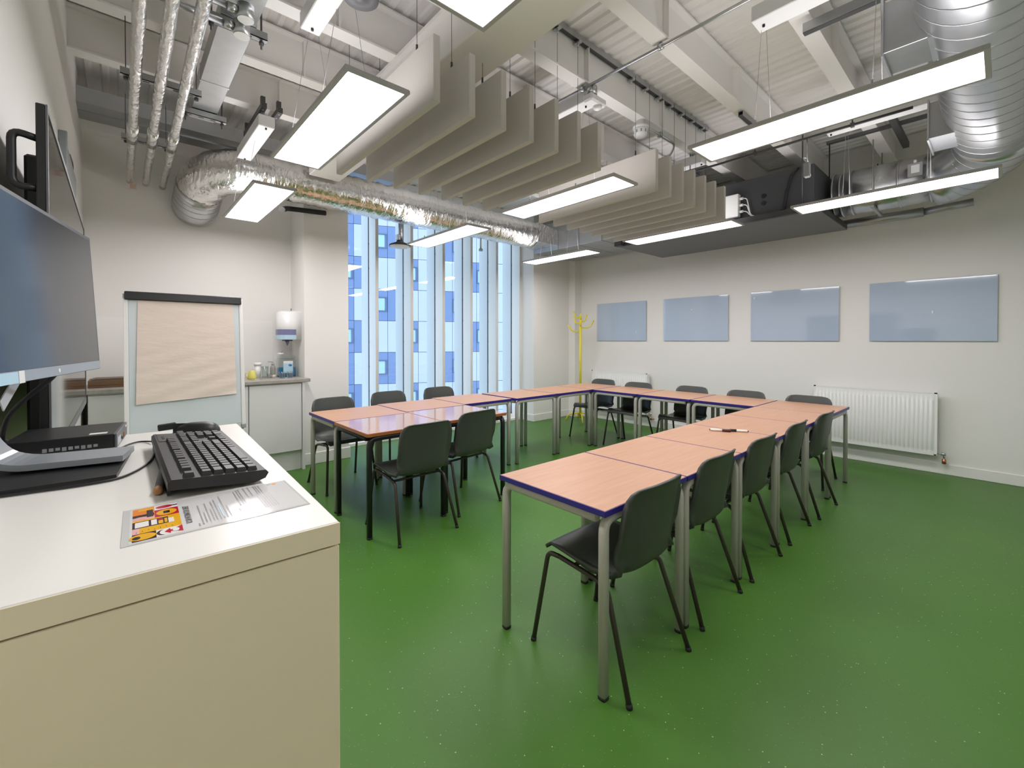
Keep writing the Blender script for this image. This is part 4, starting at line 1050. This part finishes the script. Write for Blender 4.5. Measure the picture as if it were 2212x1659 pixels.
# local y: left (escape) end is -y, x: + is the space-bar side
ktilt = Matrix.Translation((0, 0, .0195)) @ Matrix.Rotation(R(4.0), 4, 'Y')
m = MB(); poly = [(-.070, -.008), (-.0705, .004), (-.066, .008), (.066, .008), (.0705, .003), (.066, -.006), (.05, -.012)]
m.prism(poly, -.224, .224, 'y', mx=ktilt); m.build('base', 'black_plastic', kb)
m = MB(); m.box(-.068, -.064, -.20, .20, -.022, -.006, mx=ktilt); m.box(.05, .056, -.20, .20, -.015, -.008, mx=ktilt); m.build('foot', 'black_plastic', kb)
m = MB(); m.box(-.063, -.0445, .118, .216, .008, .0088, mx=ktilt); m.build('lock_light_panel', 'black_plastic', kb)
m = MB(); m.box(-.0555, -.051, .15, .18, .0088, .0094, .0005, mx=ktilt); m.build('status_lights', 'rubber', kb)
U = .01905; keys = []
X0 = -.047; Y0 = -.2165
def row(x, items, h=1):
    y = Y0
    for it in items:
        if it < 0: y += -it * U; continue
        keys.append((x, y + .0007, y + it * U - .0007, h)); y += it * U
RX = .0165
xr = [-.0500, -.0265, -.0265 + RX, -.0265 + 2 * RX, -.0265 + 3 * RX, -.0265 + 4 * RX]
row(xr[0], [1, -1, 1, 1, 1, 1, -.5, 1, 1, 1, 1, -.5, 1, 1, 1, 1, -.25, 1, 1, 1])
row(xr[1], [1] * 13 + [2, -.25, 1, 1, 1, -.25, 1, 1, 1, 1])
row(xr[2], [1.5] + [1] * 12 + [1.5, -.25, 1, 1, 1, -.25, 1, 1, 1])
row(xr[3], [1.75] + [1] * 12 + [1.25, -3.5, 1, 1, 1])
row(xr[4], [1.25] + [1] * 11 + [2.75, -1.25, 1, -1.25, 1, 1, 1])
row(xr[5], [1.25, 1.25, 1.25, 6.25, 1.25, 1.25, 1.25, 1.25, -.25, 1, 1, 1, -.25, 2, 1])
sc_ = .433 / (22.5 * U)
def key_mb(b, k):
    x, y0, y1, h = k; y0 = Y0 + (y0 - Y0) * sc_; y1 = Y0 + (y1 - Y0) * sc_
    a = RX - .0016
    lo = [(x, y0), (x + a, y0), (x + a, y1), (x, y1)]; i_ = .0022
    hi = [(x + i_ * .6, y0 + i_), (x + a - i_, y0 + i_), (x + a - i_, y1 - i_), (x + i_ * .6, y1 - i_)]
    b.add([(p[0], p[1], .007) for p in lo] + [(p[0], p[1], .0145) for p in hi], [(3, 2, 1, 0), (4, 5, 6, 7), (0, 1, 5, 4), (1, 2, 6, 5), (2, 3, 7, 6), (3, 0, 4, 7)], 0, False, ktilt)
keys.sort(key=lambda k: (k[1]))
for k in keys[:100]:
    b = MB(); key_mb(b, k); b.build('key', 'key', kb)
if len(keys) > 100:
    b = MB()
    for k in keys[100:]: key_mb(b, k)
    tag(b.build('keys', 'key', kb), kind='stuff')

ms = thing('computer_mouse', 'black computer mouse behind the keyboard', 'mouse', (.150, 1.405, DZ), R(60))
vs = []; fs = []; nu, nv = 16, 24
for i in range(nu + 1):
    a = i / nu; zz = .036 * math.sin(a * PI / 2) if i else 0
    rs = max(math.cos(a * PI / 2), 0.0) ** .55
    for j in range(nv):
        th = 2 * PI * j / nv; y = .056 * math.cos(th) * rs; x = .031 * math.sin(th) * rs * (1 - .10 * math.cos(th))
        vs.append((x, y - .008 * a, zz))
for i in range(nu):
    for j in range(nv): fs.append((i * nv + j, i * nv + (j + 1) % nv, (i + 1) * nv + (j + 1) % nv, (i + 1) * nv + j))
m = MB(); m.add(vs, fs, 0, True); m.build('body', 'black_plastic', ms)
m = MB(); m.lathe([(.001, -.003), (.008, -.003), (.008, .003), (.001, .003)], (0, .028, .0265), n=14, ax='x'); m.build('scroll_wheel', 'rubber', ms)
m = MB(); m.box(-.0006, .0006, .005, .053, .012, .0345); m.build('button_split', 'rubber', ms)

t = thing('stylus_pen', 'dark pen with a brown wooden end beside the keyboard', 'pen', (.046, .905, DZ + .0065), math.atan2(.115, .012))
m = MB(); m.lathe([(.0062, .012), (.0062, .125), (.003, .135)], n=12, ax='x'); m.build('barrel', 'casing', t)
m = MB(); m.lathe([(.004, -.002), (.0066, .002), (.0066, .014)], n=12, ax='x'); m.build('end_cap', 'orange_tip', t)
def cable(pts, r, lab):
    P = [Vector(p) for p in pts]; out = []
    for i in range(len(P) - 1):
        p0, p1, p2, p3 = P[max(i - 1, 0)], P[i], P[i + 1], P[min(i + 2, len(P) - 1)]
        for k in range(6):
            t = k / 6; out.append(.5 * ((2 * p1) + (p2 - p0) * t + (2 * p0 - 5 * p1 + 4 * p2 - p3) * t * t + (3 * p1 - p0 - 3 * p2 + p3) * t ** 3))
    out.append(P[-1]); m = MB(); m.tube(out, r, 8)
    tag(m.build('cable', 'black_plastic'), lab, 'cable')
cz = DZ + .0028
cable([(.004, 1.352, cz), (.018, 1.385, cz), (.034, 1.402, cz), (.050, 1.395, cz), (.0605, 1.36, cz + .004)], .0019, 'thin black cable looping from the mini computer towards the keyboard')
cable([(.0585, 1.222, cz + .004), (.052, 1.19, cz), (.044, 1.150, cz), (.026, 1.098, cz), (-.002, 1.056, cz), (-.045, 1.047, cz), (-.098, 1.052, cz), (-.16, 1.06, cz)], .0022, 'black keyboard cable running along the front of the mat')
cable([(-.092, 1.30, 1.30), (-.100, 1.30, 1.275), (-.140, 1.33, 1.232), (-.168, 1.36, 1.195), (-.180, 1.38, 1.15), (-.178, 1.40, 1.137)], .0045, 'thick black cable slanting down behind the computer monitor')

# laminated information sheet
SC = [Vector((0.0, .7045, 0)), Vector((.2165, .7035, 0)), Vector((.219, .852, 0)), Vector((.004, .8535, 0))]
sh = thing('information_sheet', 'laminated room information sheet lying on the white desk', 'sheet', (0, 0, DZ))
def SP(u, v, z=0.0):       # u along the long side 0..1 from the picture end, v 0..1 from the near edge
    p = SC[0] * (1 - u) * (1 - v) + SC[1] * u * (1 - v) + SC[2] * u * v + SC[3] * (1 - u) * v
    return Vector((p.x, p.y, .0009 + z))
def quad(b, u0, u1, v0, v1, z, mi=0, sub=1): b.add([SP(u0, v0, z), SP(u1, v0, z), SP(u1, v1, z), SP(u0, v1, z)], [(0, 1, 2, 3)], mi)
def poly(b, pts, z, mi=0): b.add([SP(u, v, z) for u, v in pts], [list(range(len(pts)))], mi)
m = MB(); m.prism([(p.x, p.y) for p in SC], .0002, .0008, 'z'); m.build('laminate_pouch', 'pouch', sh)
m = MB(); quad(m, .035, .985, .02, .98, .0001); m.build('paper', 'sheet', sh)
# picture: flat geometric stand-in built from simple shapes
a0, a1, b0, b1 = .048, .285, .045, .955
def AU(u, v): return (a0 + (a1 - a0) * u, b0 + (b1 - b0) * v)
art = MB(); mats = ['art_yellow', 'art_red', 'art_orange', 'art_dark', 'art_white', 'art_pink']
def AQ(u0, u1, v0, v1, mi, z): poly(art, [AU(u0, v0), AU(u1, v0), AU(u1, v1), AU(u0, v1)], z, mi)
def AE(cu, cv, ru, rv, mi, z, n=24, f=0, t=2 * PI): poly(art, [AU(cu + ru * math.cos(f + (t - f) * i / n), cv + rv * math.sin(f + (t - f) * i / n)) for i in range(n)], z, mi)
AQ(0, 1, 0, 1, 0, .0002)
AQ(0, .46, 0, .20, 3, .0003); AE(.20, .10, .26, .085, 0, .0004); AE(.08, .09, .08, .04, 3, .0005)
AQ(.47, 1, 0, .20, 4, .0003); AE(.60, .10, .13, .075, 3, .0004); AE(.66, .10, .13, .075, 4, .0005)
poly(art, [AU(.62, .10), AU(.74, .17), AU(.76, .12), AU(1, .20), AU(1, .02), AU(.76, .08), AU(.74, .03)], .0006, 1)
AE(.86, .10, .07, .05, 4, .0007)
AQ(.0, .74, .36, .56, 3, .0003); AQ(.05, .33, .38, .54, 4, .0004); AQ(.38, .50, .38, .54, 4, .0004); AQ(.53, .63, .38, .48, 0, .0004); AQ(.66, .72, .38, .52, 0, .0004)
AQ(.53, .63, .49, .54, 1, .0004)
AQ(.74, .86, .36, .50, 4, .0003); AQ(.0, .14, .20, .36, 5, .00025)
AQ(0, .46, .60, .72, 5, .0003); AQ(0, .46, .70, .78, 3, .0003); AQ(.0, .46, .78, 1.0, 2, .0003); AQ(.12, .46, .90, .97, 0, .0004); AQ(.30, .44, .66, .90, 3, .0004); AE(.16, .67, .14, .035, 5, .0005)
AQ(.47, 1, .60, .84, 1, .0003); AE(.73, .72, .23, .095, 0, .0004); AQ(.66, .80, .68, .76, 3, .0005)
AQ(.47, 1, .84, 1, 4, .0003); AE(.70, .92, .20, .05, 1, .0004); AQ(.88, 1.0, .905, .935, 3, .0005)
for i in range(7):
    AE(.08 + i * .12, .24 + .015 * (i % 3), .008, .012, 3, .0005, 8)
art.build('picture', mats, sh)
# title and body text; text runs across the short side (along v)
uvec = (SC[1] - SC[0]).normalized(); vvec = (SC[3] - SC[0]).normalized()
def tmx(u, v, z): 
    p = SP(u, v, z); return Matrix(((vvec.x, uvec.x * -1, 0, p.x), (vvec.y, uvec.y * -1, 0, p.y), (0, 0, 1, p.z), (0, 0, 0, 1))) @ Matrix.Diagonal((1, 1, 1, 1))
def tmx2(u, v, z):
    p = SP(u, v, z); return Matrix(((vvec.x, -uvec.x, 0, p.x), (vvec.y, -uvec.y, 0, p.y), (0, 0, 1, p.z), (0, 0, 0, 1)))
tb = text_mesh('ROOM INFORMATION SHEET', .0098, tmx2(.338, .22, .0003) @ Matrix.Diagonal((.62, 1, 1, 1)), .0003); tb.build('title', 'ink', sh, recalc=False)
body = MB(); random.seed(11)
def tline(u, v0, v1):
    v = v0
    while v < v1:
        w = random.uniform(.018, .060); e = min(v + w, v1); quad(body, u, u + .0085, v, e, .0003); v = e + .010
for (u, v0, v1) in ((.365, .08, .16), (.385, .10, .70), (.405, .14, .45), (.425, .14, .72), (.445, .14, .50), (.462, .14, .74), (.482, .14, .78), (.500, .14, .46), (.520, .14, .86), (.540, .14, .52), (.600, .24, .34), (.620, .40, .92), (.640, .42, .95), (.655, .44, .96), (.690, .60, .97), (.720, .64, .98), (.745, .18, .62), (.760, .18, .98), (.775, .18, .98), (.792, .18, .98), (.808, .18, .60), (.825, .18, .64)):
    tline(u, v0, v1)
for u in (.386, .426, .462, .482, .520): quad(body, u + .002, u + .006, .105, .118, .0003)
body.build('body_text', 'inkgrey', sh)
m = MB(); quad(m, .502, .510, .20, .62, .00035); m.build('link_text', 'label_blue', sh)
m = MB(); poly(m, [(.855, .935), (.862, .91), (.874, .91), (.868, .94), (.880, .935), (.884, .91), (.890, .935), (.882, .96), (.868, .955), (.860, .96)], .0003); m.build('logo_mark', 'ink', sh)
m = MB(); quad(m, .896, .920, .90, .955, .0003); m.build('logo_block', 'art_orange', sh)

# ------------------------------------------------------------------ big screen on the left wall
tv = thing('wall_screen', 'large black wall-mounted screen on the left wall', 'screen', (-.125, 2.385, 1.024))
HL, HT = .806, .907
m = MB(); m.box(-.021, -.004, -HL, HL, 0, HT, .002); m.build('housing', 'black_plastic', tv)
m = MB(); m.box(-.052, -.021, -HL + .10, HL - .10, .08, HT - .10, .006); m.build('rear_cover', 'black_plastic', tv)
m = MB(); m.box(-.004, .0, -HL, HL, .0, .030); m.box(-.004, .0, -HL, HL, HT - .014, HT); m.box(-.004, .0, -HL, -HL + .014, .030, HT - .014); m.box(-.004, .0, HL - .014, HL, .030, HT - .014); m.build('bezel', 'casing', tv)
m = MB(); m.box(-.0035, -.002, -HL + .014, HL - .014, .030, HT - .014); m.build('screen', 'tvscreen', tv)
m = MB(); m.tube(fillet([(-.018, -HL + .012, .822), (-.062, -HL + .012, .832), (-.062, -HL + .012, .700), (-.018, -HL + .012, .700)], .022, 5), .0085, 10); m.build('carry_handle', 'black_plastic', tv)
m = MB(); m.box(-.10, -.052, -.35, .35, .22, .70, .004); m.build('wall_mount', 'black_plastic', tv)
t = thing('wall_control_box', 'grey control box with a cable on the left wall past the screen', 'control box', (XL, 3.75, 2.26))
m = MB(); m.box(0, .026, -.40, .40, 0, .17, .006); m.build('housing', 'grey_plastic', t)
m = MB(); m.box(0, .034, -.43, -.40, .03, .20, .004); m.build('cover', 'silver', t)
m = MB(); m.tube(fillet([(.01, .1, .17), (.01, .1, .24), (.012, .35, .25), (.012, .35, .17)], .03, 4), .006, 8); m.build('cable', 'darkmetal', t)

# ------------------------------------------------------------------ world, camera, colour
w = bpy.data.worlds.new('sky'); scene.world = w; w.use_nodes = True
nt = w.node_tree; bg = nt.nodes['Background']
tc = nt.nodes.new('ShaderNodeTexCoord'); sx = nt.nodes.new('ShaderNodeSeparateXYZ'); cr = nt.nodes.new('ShaderNodeValToRGB')
cr.color_ramp.elements[0].position = .0; cr.color_ramp.elements[0].color = (.55, .70, .95, 1)
cr.color_ramp.elements[1].position = .6; cr.color_ramp.elements[1].color = (.80, .92, 1.0, 1)
nt.links.new(tc.outputs['Generated'], sx.inputs[0]); nt.links.new(sx.outputs['Z'], cr.inputs[0]); nt.links.new(cr.outputs[0], bg.inputs[0])
bg.inputs[1].default_value = 1.5

cam = bpy.data.cameras.new('camera'); co = bpy.data.objects.new('camera', cam); COL.objects.link(co)
co.location = (0, 0, 1.35); co.rotation_euler = (R(90 - .7), 0, R(-41.8237))
cam.sensor_width = 36; cam.sensor_fit = 'HORIZONTAL'; cam.lens = 951.0 / 2212 * 36; cam.shift_y = -(829.5 - 746.62) / 2212
cam.clip_start = .02; cam.clip_end = 200
scene.camera = co
scene.view_settings.view_transform = 'Standard'
scene.view_settings.look = 'None'
scene.view_settings.exposure = 0.68
scene.cycles.max_bounces = 10
scene.cycles.diffuse_bounces = 5
scene.cycles.glossy_bounces = 4
scene.cycles.transparent_max_bounces = 16
scene.cycles.use_denoising = True
scene.cycles.sample_clamp_indirect = 8.0
